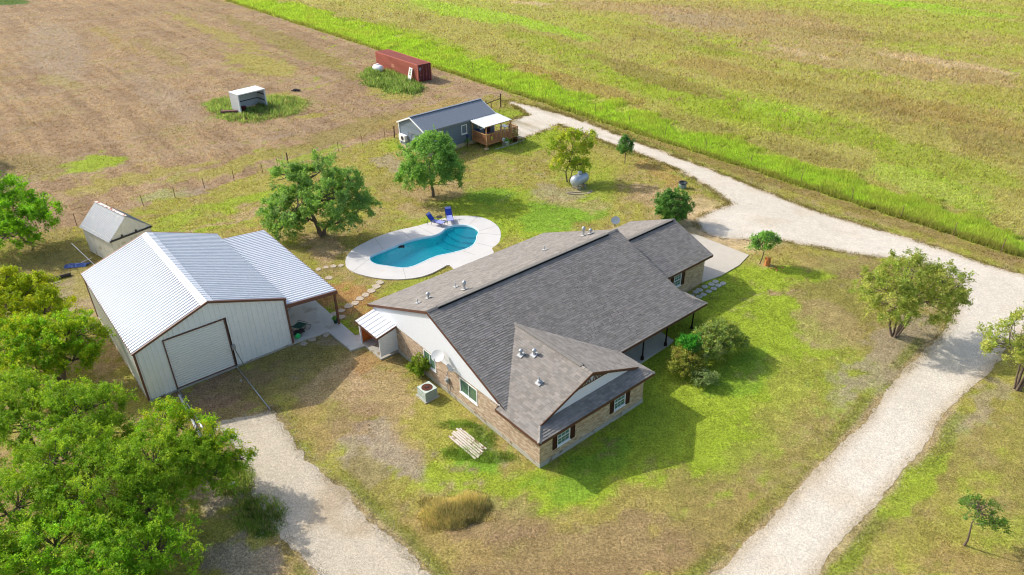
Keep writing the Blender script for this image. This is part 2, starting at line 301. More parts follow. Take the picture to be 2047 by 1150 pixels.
def ground_info(x, y):
    """base colour and natural plant height at ground points"""
    u, v = to_site(x, y)
    n1 = fbm(x, y, 9, 1, 4); n2 = fbm(x, y, 3, 5, 4); n3 = fbm(x, y, 1.1, 9, 3); n4 = fbm(x, y, .45, 13, 2); nn = n2*.5+n3*.9+n4*.8
    wx = x + n2*3.4 + n3*1.8; wy = y + fbm(x, y, 3, 31, 4)*3.4 + fbm(x, y, 1.0, 35, 3)*1.8
    c = np.empty(np.shape(x)+(3,)); c[:] = A_(YG); h = np.full(np.shape(x), .06)
    c = mix(c, A_(OL), sm(.5+n1*2.5+nn*2)*.8); c = mix(c, A_(TAN), sm(nn*3.2-.05)*.7); c = mix(c, A_(LG), sm(-nn*2.6-.2)*.5)
    fld = inpoly(wx, wy, FIELD)
    st = fbm(v*.9+u*.1, (u)*.12, 1.6, 50, 3)                  # tillage rows running across the field
    row = fbm(u*1.0, v*.04, .55, 57, 3)*.6+fbm(u, v*.08, 1.9, 59, 2)*.18+nn*.22
    cf = np.empty_like(c); cf[:] = A_(BR); cf = mix(cf, A_(TAN), sm(.5+row*2.6+n2)*.8); cf = mix(cf, A_(OL), sm(n1*3.2-.25+nn)*.45); cf = mix(cf, A_(BR)*.72, sm(row*-4+n3*2.2-.1)*.5); cf = mix(cf, A_(GRY), sm(st*3+.1)*.3)
    c = np.where(fld[..., None], cf, c); h = np.where(fld, .045, h)
    rf = (u > 47.5); cr = np.empty_like(c); cr[:] = A_(FY); 
    b1 = fbm(u*.5+v*.05, v*.10, 4, 61, 4); cr = mix(cr, A_(OL), sm(b1*3.0-.2)*.6); cr = mix(cr, A_(S3(166,180,66)), sm(-b1*3.4+.25+n1)*.75); cr = mix(cr, A_(BR), sm(n2*3+b1*1.5-.4)*.4); cr = mix(cr, A_(TAN), sm(nn*3)*.45); cr = mix(cr, A_(S3(180,172,108)), sm((v-60)/120+(u-80)/200)*.5)
    c = np.where(rf[..., None], cr, c); h = np.where(rf, .09+.05*sm(.5+n2*3), h)
    for col, o, M, s_, rad in PW:
        dx = wx-o[0]; dy = wy-o[1]; near = (dx*dx+dy*dy) < (rad*1.9)**2
        if not near.any(): continue
        q = (M[0,0]*dx+M[0,1]*dy)**2 + (M[1,0]*dx+M[1,1]*dy)**2
        tq = sm((1.45-np.sqrt(q))/1.0); c = mix(c, col, sm((tq*1.25+nn*1.5*(1-tq*.55)-.30)/.6)*min(1, s_*1.05)*near)
    eu = 52.3+np.clip((v+7)/105, 0, 1)*6.5; ts = sm((eu-u+n2*6+nn*2)/3.2)*(u > 46.7+n3*.9)*(v < 260); sg = ts > .25
    c = mix(c, A_(TG), ts*.9); c = mix(c, A_(S3(132,150,64)), ts*sm(nn*3+.2)*.5); c = mix(c, A_(S3(176,176,84)), ts*sm(n2*3+.1)*.4); h = np.where(sg, (.24+.24*sm(.5+n2*3))*(.35+.65*ts), h)
    edge = sg & (u < 47.6+n3*.8); c = np.where(edge[..., None], mix(c, A_(S3(160,160,80)), np.full(np.shape(x), .5)), c)
    verge = (~sg) & (u > 44.8) & (u < 47.5) & (v < 50); c = np.where(verge[..., None], mix(c, A_(S3(140,122,72)), np.full(np.shape(x), .6)), c)
    # bare soil beside the gravel
    for P, wdt in ((LANE, .45), (LANE3, .5)):
        d = sdist(x, y, P) if np.size(x) < 50 else None
        bx0, by0 = P.min(0)-6; bx1, by1 = P.max(0)+6; m = (x > bx0) & (x < bx1) & (y > by0) & (y < by1)
        if m.any():
            d = np.full(np.shape(x), -99.); d[m] = sdist(x[m], y[m], P)
            t = sm((d+wdt*(.4+1.2*sm(.5+n2[...]*2.5)))/wdt)*.85; c = mix(c, A_(S3(190,168,128)), t*(d > -4)); h = np.where(d > .1, .02, h); tg = sm((d+1.3)/.6)*sm((-.15-d)/.3)*sm(.45+n2*3); c = mix(c, A_(S3(136,146,60)), tg*.7); h = np.where(tg > .3, np.maximum(h, .12), h)
    # sandy yard by the garage
    o = np.array(G(1450, 455)[:2]); d = np.hypot(x-o[0], y-o[1]); t = sm((7-d+n2*7)/3)*.8; c = mix(c, A_(S3(205,178,138)), t); h = np.where(t > .4, .02, h)
    return c, h
def bare(x, y):
    """where nothing grows: under buildings, concrete and gravel"""
    m = inpoly(x, y, DECK)
    for P in FOOT+SLABS: m |= inpoly(x, y, P)
    m |= sdist(x, y, LANE) > .22 + .5*fbm(x, y, .8, 3, 3)
    m |= sdist(x, y, LANE3) > .3 + .8*fbm(x, y, .8, 3, 3)
    return m
# ground sheet: one fan of rows that grow with distance
ys = [-120., -60, -25, -5, 6]
while ys[-1] < 7000: ys.append(ys[-1]+max(.26, .0052*(ys[-1]+12) if ys[-1] < 230 else .05*ys[-1]))
ys = np.array(ys); xs = np.linspace(-1, 1, 561); xs = np.sign(xs)*(np.abs(xs)**1.0)*.95
XX = xs[None, :]*(ys[:, None]+np.where(ys[:, None] < 20, np.maximum(50, 50-ys[:, None]*2.2+44*0), 50)); YY = np.repeat(ys[:, None], len(xs), 1)
XX = np.where(YY > 235, XX*(1+(YY-235)/400), XX)
sel = (YY > 10) & (YY < 420)
CC = np.empty(XX.shape+(3,)); CC[:] = A_(FY)
c_, h_ = ground_info(XX[sel], YY[sel]); CC[sel] = c_
far = YY > 420; CC[far] = A_(S3(140,140,70))
ZZ = terr(XX, YY)
_m = (YY > 12) & (YY < 240); _n = np.ones(XX.shape); _n[_m] = 1-np.clip(np.maximum(sdist(XX[_m], YY[_m], LANE), sdist(XX[_m], YY[_m], LANE3))+1.5, 0, 1)
ZZ = ZZ + np.where(_m, fbm(XX, YY, 1.5, 71, 3)*.06*_n, 0) - np.where(_n < .01, 0.0, 0)
_i = np.zeros(XX.shape); _i[_m] = np.maximum(sdist(XX[_m], YY[_m], LANE), sdist(XX[_m], YY[_m], LANE3)) > .8; ZZ = ZZ-_i*.03
for P in FOOT+SLABS: ZZ = np.where(inpoly(XX, YY, P), ZZ-.03, ZZ)
inD = sdist(XX.ravel(), YY.ravel(), DECK).reshape(XX.shape) if False else None
nr, nc = XX.shape; idx = np.arange(nr*nc).reshape(nr, nc)
F = np.stack([idx[:-1,:-1], idx[:-1,1:], idx[1:,1:], idx[1:,:-1]], -1).reshape(-1, 4)
cx = XX.ravel()[F].mean(1); cy = YY.ravel()[F].mean(1)
near = (cy > 45) & (cy < 70) & (np.abs(cx) < 25); kill = np.zeros(len(F), bool)
kill[near] = sdist(cx[near], cy[near], POOL) > -.25
F = F[~kill]
gm = ground_mat('ground_soil', bump=.05)
o = link('ground', np_mesh('ground', np.stack([XX, YY, ZZ], -1).reshape(-1, 3), F, 4, gm, CC.reshape(-1, 3), True)); o['kind'] = 'structure'
# gravel: lattice cells cut to the outline of the lane
def sheet(name, P, cell, lift, mat_, colf, noise=.3, kind='structure'):
    x0, y0 = P.min(0)-1; x1, y1 = P.max(0)+1
    gx, gy = np.meshgrid(np.arange(x0, x1, cell), np.arange(y0, y1, cell))
    def S(x, y): return sdist(x, y, P) + noise*(fbm(x, y, 2.2, 81, 3)*1.1+fbm(x, y, .45, 85, 3)*1.3)
    s = S(gx.ravel(), gy.ravel()).reshape(gx.shape); n_, m_ = gx.shape; I = np.arange(n_*m_).reshape(n_, m_)
    q = np.stack([I[:-1,:-1], I[:-1,1:], I[1:,1:], I[1:,:-1]], -1).reshape(-1, 4); keep = (s.ravel()[q] > 0).sum(1) >= 1; q = q[keep]
    used, inv = np.unique(q, return_inverse=True); X = gx.ravel()[used]; Y = gy.ravel()[used]; sv = s.ravel()[used]
    for _ in range(3):
        out = sv < 0
        if not out.any(): break
        xo, yo = X[out], Y[out]; e = .03; s0 = S(xo, yo); gxv = (S(xo+e, yo)-s0)/e; gyv = (S(xo, yo+e)-s0)/e; gl = gxv**2+gyv**2+.15
        mx_ = np.clip(-s0*gxv/gl*.9, -cell*.5, cell*.5); my_ = np.clip(-s0*gyv/gl*.9, -cell*.5, cell*.5); X[out] = xo+mx_; Y[out] = yo+my_; sv = sv.copy(); sv[out] = S(X[out], Y[out]) - 1e-3
    Z = terr(X, Y)+lift+.006*fbm(X, Y, .6, 91, 2)
    me = np_mesh(name, np.stack([X, Y, Z], 1), inv.reshape(-1, 4), 4, mat_, colf(X, Y), True)
    return link(name, me, kind=kind)
grav = ground_mat('gravel_white', bump=.02, amps=(.03,.06,.14,.34), fsc=26)
def gravcol(X, Y):
    c = np.empty((len(X), 3)); c[:] = np.array(S3(222,212,194))*.80
    n = fbm(X, Y, 2.5, 95, 4); c = mix(c, np.array(S3(206,184,150))*.78, sm(n*3.2-.05)*.4)
    u, v = to_site(X, Y); ru = sm(.5+3*fbm(X*.5+Y*.2, Y*.4-X*.1, 2.2, 98, 3)); c = mix(c, np.array(S3(238,228,212))*.82, ru*.35); t = sm((v-24)/10)*sm(fbm(u*2, v*.25, 2, 99, 3)*3+.1); c = mix(c, np.array(S3(150,138,100))*.75, t*.7)
    d = sdist(X, Y, LANE); c = mix(c, np.array(S3(196,174,138))*.78, sm((.9-d)/.9)*.5*(np.abs(d) < 3)); return c
sheet('gravel_lane', LANE, .30, .014, grav, gravcol, .32)
sheet('gravel_drive', LANE3, .22, .014, grav, lambda X, Y: mix(np.tile(np.array(S3(212,199,176))*.80, (len(X), 1)), np.array(S3(188,164,128))*.78, sm(fbm(X, Y, 2, 44, 4)*3)*.6), .4)
# concrete
conc = mat('concrete_pale', srgb(190,182,168), .85, var=.06, vs=1.2, fine=.04, fs=30, bump=.002, bs=60, dirt=srgb(196,186,168), ds=.9, dth=.6)
conc2 = mat('concrete_grey', srgb(196,194,184), .85, var=.08, vs=1.2, fine=.05, fs=30, bump=.002, bs=60, dirt=srgb(168,160,142), ds=.7, dth=.56)
def slab_obj(name, P, z0, z1, m, parent=None):
    b = MB(); b.prism([tuple(p) for p in P], z0, z1); o = b.build(name, m, parent); 
    if not parent: o['kind'] = 'structure'
    return o
slab_obj('concrete_driveway', [G(1391,470)[:2], G(1497,511)[:2], G(1478,531)[:2], G(1440,553)[:2], G(1402,566)[:2], site(22.3, 6.3), site(22.3, 13.2), site(28,13.2)], .3, .56, conc)
fs = frame(*SHOP)
sl = [fs(9.68,-.02), fs(12.28,-.30), fs(12.42,-3.45), fs(14.3,-3.7), fs(15.3,-3.6), fs(15.3,-2.75), fs(13.55,-2.0), fs(13.5,12.6), fs(9.68,12.6)]
slab_obj('concrete_patio', sl, -.1, .10, conc2)
import bmesh
# ---------------------------------------------------------------- pool
def ring_fill(outer, inner, z, thick, name, m, parent=None, kind=None):
    bm = bmesh.new(); es = []
    for P in (outer, inner):
        vs = [bm.verts.new((p[0], p[1], z)) for p in P]; es += [bm.edges.new((vs[i], vs[(i+1) % len(vs)])) for i in range(len(vs))]
    bmesh.ops.triangle_fill(bm, use_beauty=True, use_dissolve=False, edges=es, normal=(0,0,1))
    r = bmesh.ops.extrude_face_region(bm, geom=bm.faces[:]); bmesh.ops.translate(bm, vec=(0,0,-thick), verts=[v for v in r['geom'] if isinstance(v, bmesh.types.BMVert)])
    bmesh.ops.recalc_face_normals(bm, faces=bm.faces[:]); me = bpy.data.meshes.new(name); bm.to_mesh(me); me.materials.append(m); return link(name, me, parent, kind)
pc = POOL.mean(0)
deck_m = mat('pool_deck_concrete', srgb(204,201,196), .8, var=.05, vs=.8, fine=.03, fs=25, bump=.001, bs=50, dirt=srgb(205,196,182), ds=1.1, dth=.62)
dk = ring_fill(DECK, POOL, .10, .16, 'pool_deck', deck_m); dk['kind'] = 'structure'
jm = mat('joint_sealant', srgb(168,160,148), .9)
for i, (a, b) in enumerate([((706,545),(738,520)),((812,560),(806,539)),((690,505),(738,516)),((800,461),(823,480)),((748,476),(766,501)),((836,455),(868,471)),((955,434),(938,451)),((995,452),(958,463)),((1001,470),(958,468)),((988,494),(952,487)),((950,511),(925,503))]):
    p, q = G(*a), G(*b); MB().bar((p[0],p[1],.1), (q[0],q[1],.1), .03, .01).build('joint', jm, dk)
pool = thing('swimming_pool', 'curved blue in ground swimming pool with steps at its round end', 'swimming pool', (pc[0], pc[1], 0))
PL = POOL-pc
shell = mat('pool_fibreglass', srgb(170,248,252), .5, var=.06, vs=5, fine=.08, fs=14)
def offset_ring(P, d):
    t = np.roll(P, -1, 0)-np.roll(P, 1, 0); t /= np.linalg.norm(t, axis=1)[:, None]; n = np.stack([-t[:,1], t[:,0]], 1)
    ar = (P[:,0]*np.roll(P[:,1], -1)-np.roll(P[:,0], -1)*P[:,1]).sum(); return P+n*d*(1 if ar > 0 else -1)
b = MB(); n = len(PL); e1 = np.array(G(955,468)[:2])-pc; e2 = np.array(G(745,522)[:2])-pc; ax = (e2-e1)/np.linalg.norm(e2-e1); LL = np.linalg.norm(e2-e1)
def depth(p): t = np.clip(((p-e1)@ax)/LL, 0, 1); return -.75-.55*sm(np.array((t-.3)/.5))
P2 = offset_ring(PL, .18)
V = [(p[0], p[1], .08) for p in PL] + [(p[0], p[1], float(depth(p))) for p in P2] 
b.add(V, [(i, i+n, (i+1) % n+n, (i+1) % n) for i in range(n)]); b.build('basin_wall', shell, pool, True)
bm = bmesh.new(); gx = np.arange(PL[:,0].min()-.5, PL[:,0].max()+.5, .4); 
b = MB()
for x in gx:
    for y in np.arange(PL[:,1].min()-.5, PL[:,1].max()+.5, .4):
        q = clip([(x,y),(x+.4,y),(x+.4,y+.4),(x,y+.4)], [(x,y),(x+.4,y),(x+.4,y+.4),(x,y+.4)])
        if sdist(np.array([x+.2]), np.array([y+.2]), PL)[0] > -.35: b.add([(a, c, float(depth(np.array([a, c])))) for a, c in q], [tuple(range(len(q)))])
b.build('basin_floor', shell, pool)
cap = mat('pool_coping_rim', srgb(190,225,232), .4)
b = MB(); P3 = offset_ring(PL, .06); P4 = offset_ring(PL, -.02)
b.add([(p[0],p[1],.112) for p in P4]+[(p[0],p[1],.112) for p in P3]+[(p[0],p[1],-.12) for p in P3], [(i,(i+1)%n,(i+1)%n+n,i+n) for i in range(n)]+[(i+n,(i+1)%n+n,(i+1)%n+2*n,i+2*n) for i in range(n)])
b.build('coping', cap, pool, True)
sc0 = np.array(G(948,452)[:2])-pc; CL = [tuple(p) for p in offset_ring(PL, .05)]
if (PL[:,0]*np.roll(PL[:,1], -1)-np.roll(PL[:,0], -1)*PL[:,1]).sum() < 0: CL = CL[::-1]
stm = mat('pool_step_fibreglass', srgb(160,228,238), .5, var=.04)
for k, (rr, z) in enumerate([(4.0, -.68), (3.3, -.53), (2.6, -.37), (1.9, -.21)]):
    circ = [(sc0[0]+rr*math.cos(t), sc0[1]+rr*math.sin(t)) for t in np.linspace(0, 2*PI, 33)[:-1]]
    q = clip(CL, circ)
    if len(q) > 2: MB().prism(q, z-.22, z).build('step', stm, pool)
wm = bpy.data.materials.new('pool_water'); wm.use_nodes = True; N = wm.node_tree.nodes; Lk = wm.node_tree.links.new; N.remove(N['Principled BSDF'])
tr = N.new('ShaderNodeBsdfTransparent'); tr.inputs[0].default_value = (.26, 1.0, 1.0, 1); gl = N.new('ShaderNodeBsdfGlossy'); gl.inputs['Roughness'].default_value = .03
fr = N.new('ShaderNodeFresnel'); fr.inputs[0].default_value = 1.33; mx = N.new('ShaderNodeMixShader'); nz = N.new('ShaderNodeTexNoise'); nz.inputs['Scale'].default_value = 3.2; nz.inputs['Detail'].default_value = 4
tc = N.new('ShaderNodeTexCoord'); Lk(tc.outputs['Object'], nz.inputs['Vector']); bp = N.new('ShaderNodeBump'); bp.inputs['Strength'].default_value = .5; bp.inputs['Distance'].default_value = .03
Lk(nz.outputs['Fac'], bp.inputs['Height']); Lk(bp.outputs[0], gl.inputs['Normal']); Lk(bp.outputs[0], fr.inputs['Normal']); Lk(fr.outputs[0], mx.inputs[0]); Lk(tr.outputs[0], mx.inputs[1]); Lk(gl.outputs[0], mx.inputs[2]); Lk(mx.outputs[0], N['Material Output'].inputs[0])
bm = bmesh.new(); vs = [bm.verts.new((p[0], p[1], -.06)) for p in offset_ring(PL, -.005)]; es = [bm.edges.new((vs[i], vs[(i+1) % n])) for i in range(n)]
bmesh.ops.triangle_fill(bm, edges=es, normal=(0,0,1)); me = bpy.data.meshes.new('water'); bm.to_mesh(me); me.materials.append(wm); link('water', me, pool)
p = np.array(G(802,491)[:2])-pc; MB().box(p[0]-.28, p[0]+.28, p[1]-.08, p[1]+.1, -.2, -.03).build('skimmer_mouth', mat('dark_plastic', (.02,.025,.03), .5), pool)
# ---------------------------------------------------------------- house
shing = mat('roof_shingle', attr=True, rough=.95, var=.10, vs=2.2, fine=.22, fs=45, bump=.004, bs=60, spec=.1)
under = mat('roof_underlay', (.035,.032,.03), .95)
brown = mat('brown_trim_paint', srgb(98,66,50), .6)
white = mat('white_siding_paint', srgb(222,225,230), .6, var=.03, fine=.02)
brickm = mat('brick_clay', attr=True, rough=.9, var=.08, vs=30, fine=.12, fs=90, spec=.15)
mortar = mat('mortar', srgb(176,160,138), .95)
found = mat('foundation_concrete', srgb(176,172,160), .9, var=.1, vs=2, fine=.06, fs=30, dirt=srgb(140,124,100), ds=2, dth=.55)
glass = mat('window_glass', (.10,.19,.13), .08, var=0, fine=0, spec=.8)  # green of the reflected lawn is put into the base colour
frame_m = mat('window_frame_white', srgb(236,238,238), .5, var=0, fine=0)
shut = mat('shutter_brown', srgb(66,36,26), .6)
alu = mat('galvanised_steel', srgb(178,182,184), .45, metal=.6, var=.1)
lead = mat('vent_flashing', srgb(180,182,182), .6)
GH = float(terr(*site(22.6, 6)))
house = thing('brick_house', 'long single storey brick ranch house with grey brown shingle roof and white gable', 'house', (HX, HY, 0), HA)
E_, hh, s_, YM, YR, W_, HER = .434, 2.362, .4034, 2.363, 10.232, 8.585, .18
HM = hh+s_*(YR-YM); HWG = hh+s_*(W_/2+E_); YB = 18.0; LF = 16.9; XP = 17.93; GHH, GYF, GYR, GYB, GX = 3.053, 5.727, 9.708, 13.909, 22.985; GR = GHH+s_*(GYR-GYF); TT = .75
def shc():
    t = rng.uniform(.84, 1.16); w = rng.random(); base = np.array((.252,.236,.214))*(1-w)+np.array((.272,.246,.216))*w
    return tuple(base*t)
def plane_pt(n0, a, b):   # n0: (origin, along, up)
    return n0[0]+n0[1]*a+n0[2]*b
def roof_plane(pts, along, parent, lift=.035):
    """pts: 3d ccw polygon (convex) seen from above; along: direction of the eave"""
    pts = [Vector(p) for p in pts]; n = (pts[1]-pts[0]).cross(pts[2]-pts[0]).normalized()
    if n.z < 0: n = -n; pts = pts[::-1]
    al = Vector(along); al = (al-n*al.dot(n)).normalized(); up = n.cross(al)
    if up.z < 0: al = -al; up = n.cross(al)
    o = pts[0]; P2 = [((p-o).dot(al), (p-o).dot(up)) for p in pts]
    MB().slab(pts, -n*.10).build('roof_deck', under, parent)
    x0 = min(p[0] for p in P2); x1 = max(p[0] for p in P2); y0 = min(p[1] for p in P2); y1 = max(p[1] for p in P2)
    ex, tw = .155, .33; out = MB(); out.C = []; r = 0; y = y0
    while y < y1:
        x = x0-tw*((r*.5) % 1)-rng.uniform(0, .06)
        while x < x1:
            w = tw*rng.uniform(.8, 1.2); g = rng.uniform(0, .02) if rng.random() < .5 else .0
            q = clip([(x,y),(x+w-g,y),(x+w-g,y+ex+.0),(x,y+ex)], P2)
            if len(q) > 2:
                th = rng.uniform(.014, .030); col = shc(); V = []; k = len(q)
                for a, b in q: V.append(o+al*a+up*b+n*(.006+th*(1-(b-y)/ex)))
                for a, b in q: V.append(o+al*a+up*b)
                out.add(V, [tuple(range(k))]+[(i, i+k, (i+1) % k+k, (i+1) % k) for i in range(k)], col)
            x += w
        y += ex; r += 1
    out.build('shingles', shing, parent, kind='stuff'); return n
def cap_line(p, q, parent, w=.3, name='ridge_cap', mt=None, h=.035, seg=.3):
    p, q = Vector(p), Vector(q); L = (q-p).length; k = max(1, int(L/seg)); b = MB(); b.C = []; d = (q-p)/k; side = d.cross(Vector((0,0,1))).normalized()
    for i in range(k):
        a = p+d*i; c = a+d*1.08; col = shc()
        dz = Vector((0,0,-w*.5*s_*.9)); t = rng.uniform(.012, .02)
        V = [a+side*w/2+dz+Vector((0,0,h+t)), a+Vector((0,0,h+.03+t)), a-side*w/2+dz+Vector((0,0,h+t)), c+side*w/2+dz+Vector((0,0,h)), c+Vector((0,0,h+.03)), c-side*w/2+dz+Vector((0,0,h))]
        b.add(V, [(0,1,4,3),(1,2,5,4),(0,3,5,2),(0,2,1),(3,4,5)], col)
    return b.build(name, mt or shing, parent)
roof = link('roof', MB().box(.3, 16.5, 3.2, 17.4, hh-.14, hh-.08).mesh('roof', white), house)
zb = lambda v: HM - s_*(v-YR) if v > YR else HM - s_*(YR-v)
roof_plane([(-HER,YR,HM),(-HER,YM,hh),(LF,YM,hh),(LF,YR,HM)], (1,0,0), roof)
roof_plane([(LF,YM,hh),(XP,YM,hh),(LF,YM+XP-LF,zb(YM+XP-LF))], (1,0,0), roof)
roof_plane([(-HER,YR,HM),(LF,YR,HM),(LF-.2,YB,zb(YB)),(-HER,YB,zb(YB))], (1,0,0), roof)
roof_plane([(XP,YM,hh),(XP,5.6,hh),(LF,5.6,hh+s_*(XP-LF)),(LF,YM+XP-LF,zb(YM+XP-LF))], (0,1,0), roof)
# wing
PK = (W_/2, TT-E_, HWG); HL = (-E_+TT, -E_+TT, hh+s_*TT); HR_ = (W_+E_-TT, -E_+TT, hh+s_*TT)
vt = YM+(HWG-hh)/s_+.5
zf = lambda u: hh+s_*(u+E_)
v0_ = TT-E_
roof_plane([(-E_,v0_,hh), PK, (W_/2, vt, HWG), (-E_,3.0,hh)], (0,1,0), roof)
roof_plane([(-E_,3.0,hh), (-.13,3.28,zf(-.13)), (-E_,3.3,hh)], (0,1,0), roof)
roof_plane([(-E_,-E_,hh), HL, (-E_,v0_,hh)], (0,1,0), roof)
roof_plane([(W_+E_,v0_,hh),(W_+E_,YM+.1,hh),(W_/2,vt,HWG),PK], (0,1,0), roof)
roof_plane([(W_+E_,-E_,hh),(W_+E_,v0_,hh),HR_], (0,1,0), roof)
ys_ = .52; zs = hh+s_*(ys_+E_)
roof_plane([(-E_,-E_,hh),(W_+E_,-E_,hh),(W_-ys_,ys_,zs),(ys_,ys_,zs)], (1,0,0), roof)
# garage
roof_plane([(LF+.0,GYF,GHH),(GX,GYF,GHH),(GX,GYR,GR),(LF,GYR,GR)], (1,0,0), roof)
roof_plane([(LF-.4,GYR,GR),(GX,GYR,GR),(GX-.1,GYB,GR-s_*(GYB-GYR)),(LF-.4,GYB,GR-s_*(GYB-GYR))], (1,0,0), roof)
cap_line((-HER,YR,HM), (LF,YR,HM), roof); cap_line((W_/2,TT-E_,HWG), (W_/2,vt-.3,HWG), roof); cap_line((LF,GYR,GR), (GX,GYR,GR), roof)
cap_line((-E_,-E_,hh), HL, roof, .24, 'hip_cap'); cap_line((W_+E_,-E_,hh), HR_, roof, .24, 'hip_cap'); cap_line((XP,YM,hh), (LF,YM+XP-LF,zb(YM+XP-LF)), roof, .24, 'hip_cap')
# ridge vent strips (dark slot below the ridge on the street side)
dark = mat('ridge_vent_plastic', (.012,.012,.013), .7)
for p, q in (((.6,YR-.17,HM-.0),(LF-1.1,YR-.17,HM-.0)), ((LF+.5,GYR-.17,GR),(GX-.3,GYR-.17,GR))):
    MB().bar(p, q, .05, .10).build('ridge_vent', dark, roof)
    MB().bar((p[0],p[1]+.16,p[2]+.07), (q[0],q[1]+.16,q[2]+.07), .28, .03).build('ridge_vent_cap', mat('shingle_cap', (.215,.20,.178), .95, var=.15, fine=.2), roof)
MB().bar((W_/2+.16,1.2,HWG-.0), (W_/2+.16,vt-.8,HWG-.0), .05, .09).build('ridge_vent', dark, roof)
MB().bar((W_/2,1.2,HWG+.065), (W_/2,vt-.8,HWG+.065), .28, .03).build('ridge_vent_cap', MATS['shingle_cap'], roof)
# fascias
def fascia(p, q, w=.035, h=.17, m=brown, parent=None): return MB().bar(p, q, w, h).build('fascia', m, parent or roof)
z1 = -.09
fascia((-HER-.01,YR,HM+z1), (-HER-.01,YB+.02,zb(YB)+z1)); fascia((-HER-.01,YR,HM+z1), (-HER-.01,3.3,zb(3.3)+z1))
fascia((-E_-.01,3.3,hh+z1), (-E_-.01,-E_,hh+z1)); fascia((-E_,-E_-.01,hh+z1), (W_+E_,-E_-.01,hh+z1)); fascia((W_+E_+.01,-E_,hh+z1), (W_+E_+.01,YM-.02,hh+z1))
fascia((W_+E_,YM-.01,hh+z1), (XP,YM-.01,hh+z1)); fascia((XP+.01,YM,hh+z1), (XP+.01,5.6,hh+z1)); fascia((-HER,YB+.01,zb(YB)+z1), (LF-.2,YB+.01,zb(YB)+z1))
fascia((HL[0]-.02,HL[1]-.015,HL[2]+.0), (PK[0],PK[1]-.015,PK[2]+.0), .035, .15); fascia((HR_[0]+.02,HR_[1]-.015,HR_[2]), (PK[0],PK[1]-.015,PK[2]), .035, .15)
fascia((LF+.02,GYF-.01,GHH+z1), (GX,GYF-.01,GHH+z1)); fascia((GX+.01,GYF,GHH+z1), (GX+.01,GYR,GR+z1)); fascia((GX+.01,GYR,GR+z1), (GX+.01,GYB,GR-s_*(GYB-GYR)+z1))
fascia((LF+.01,YR,HM+z1), (LF+.01,YM+1.1,zb(YM+1.1)+z1)); fascia((LF-.1,YR,HM+z1), (LF-.1,YB,zb(YB)+z1)); fascia((-HER+.02,3.31,zb(3.3)-.3), (-E_-.02,3.31,hh+z1), .03, .2)
# soffits and gables
MB().prism([(-E_+.01,-E_+.01),(0,-E_+.01),(0,3.3),(-E_+.01,3.3)], hh-.19, hh-.17).build('soffit', white, house)
MB().prism([(0.003,-E_+.01),(W_+E_-.01,-E_+.01),(W_+E_-.01,0),(0.003,0)], hh-.19, hh-.17).build('soffit', white, house)
MB().slab([(-.05, 2.6, 2.30), (-.05, YB-.5, 2.18), (-.05, YB-.5, zb(YB-.5)-.13), (-.05, YR, HM-.13), (-.05, 2.6, zb(2.6)-.13)], (.12,0,0)).build('gable_siding', white, house)
MB().slab([(.45, ys_-.06, zs-.12), (W_-.45, ys_-.06, zs-.12), (W_/2, ys_-.06, HWG-.11)], (0,.1,0)).build('front_gable_siding', white, house)
MB().slab([(LF-.12, 5, zb(5)-.12), (LF-.12, YR, HM-.12), (LF-.12, YB-.4, zb(YB-.4)-.12), (LF-.12,YB-.4,.3), (LF-.12,5,.3)], (.08,0,0)).build('end_gable_siding', white, house)
MB().slab([(GX-.35, GYF+.4, GHH-.05), (GX-.35, GYR, GR-.12), (GX-.35, GYB-.4, GR-s_*(GYB-.4-GYR)-.12)], (-.08,0,0)).build('garage_gable_siding', white, house)
b = MB()
zt = HWG-.09
for sgn in (-1, 1):
    b.bar((W_/2+sgn*1.25, PK[1]+.03, zt-1.25*s_-.06), (W_/2+sgn*.02, PK[1]+.03, zt-.06), .03, .07)
    for k in range(5):
        x = .1+k*.24; b.bar((W_/2+sgn*x, PK[1]+.03, zt-.50), (W_/2+sgn*(x+.1), PK[1]+.03, zt-(x+.1)*s_-.02), .03, .04)
        if k < 4: b.bar((W_/2+sgn*(x+.2), PK[1]+.03, zt-.50), (W_/2+sgn*(x+.12), PK[1]+.03, zt-(x+.12)*s_-.02), .03, .04)
b.bar((W_/2-1.2, PK[1]+.03, zt-.5), (W_/2+1.2, PK[1]+.03, zt-.5), .035, .05); b.build('gable_lattice', brown, house)
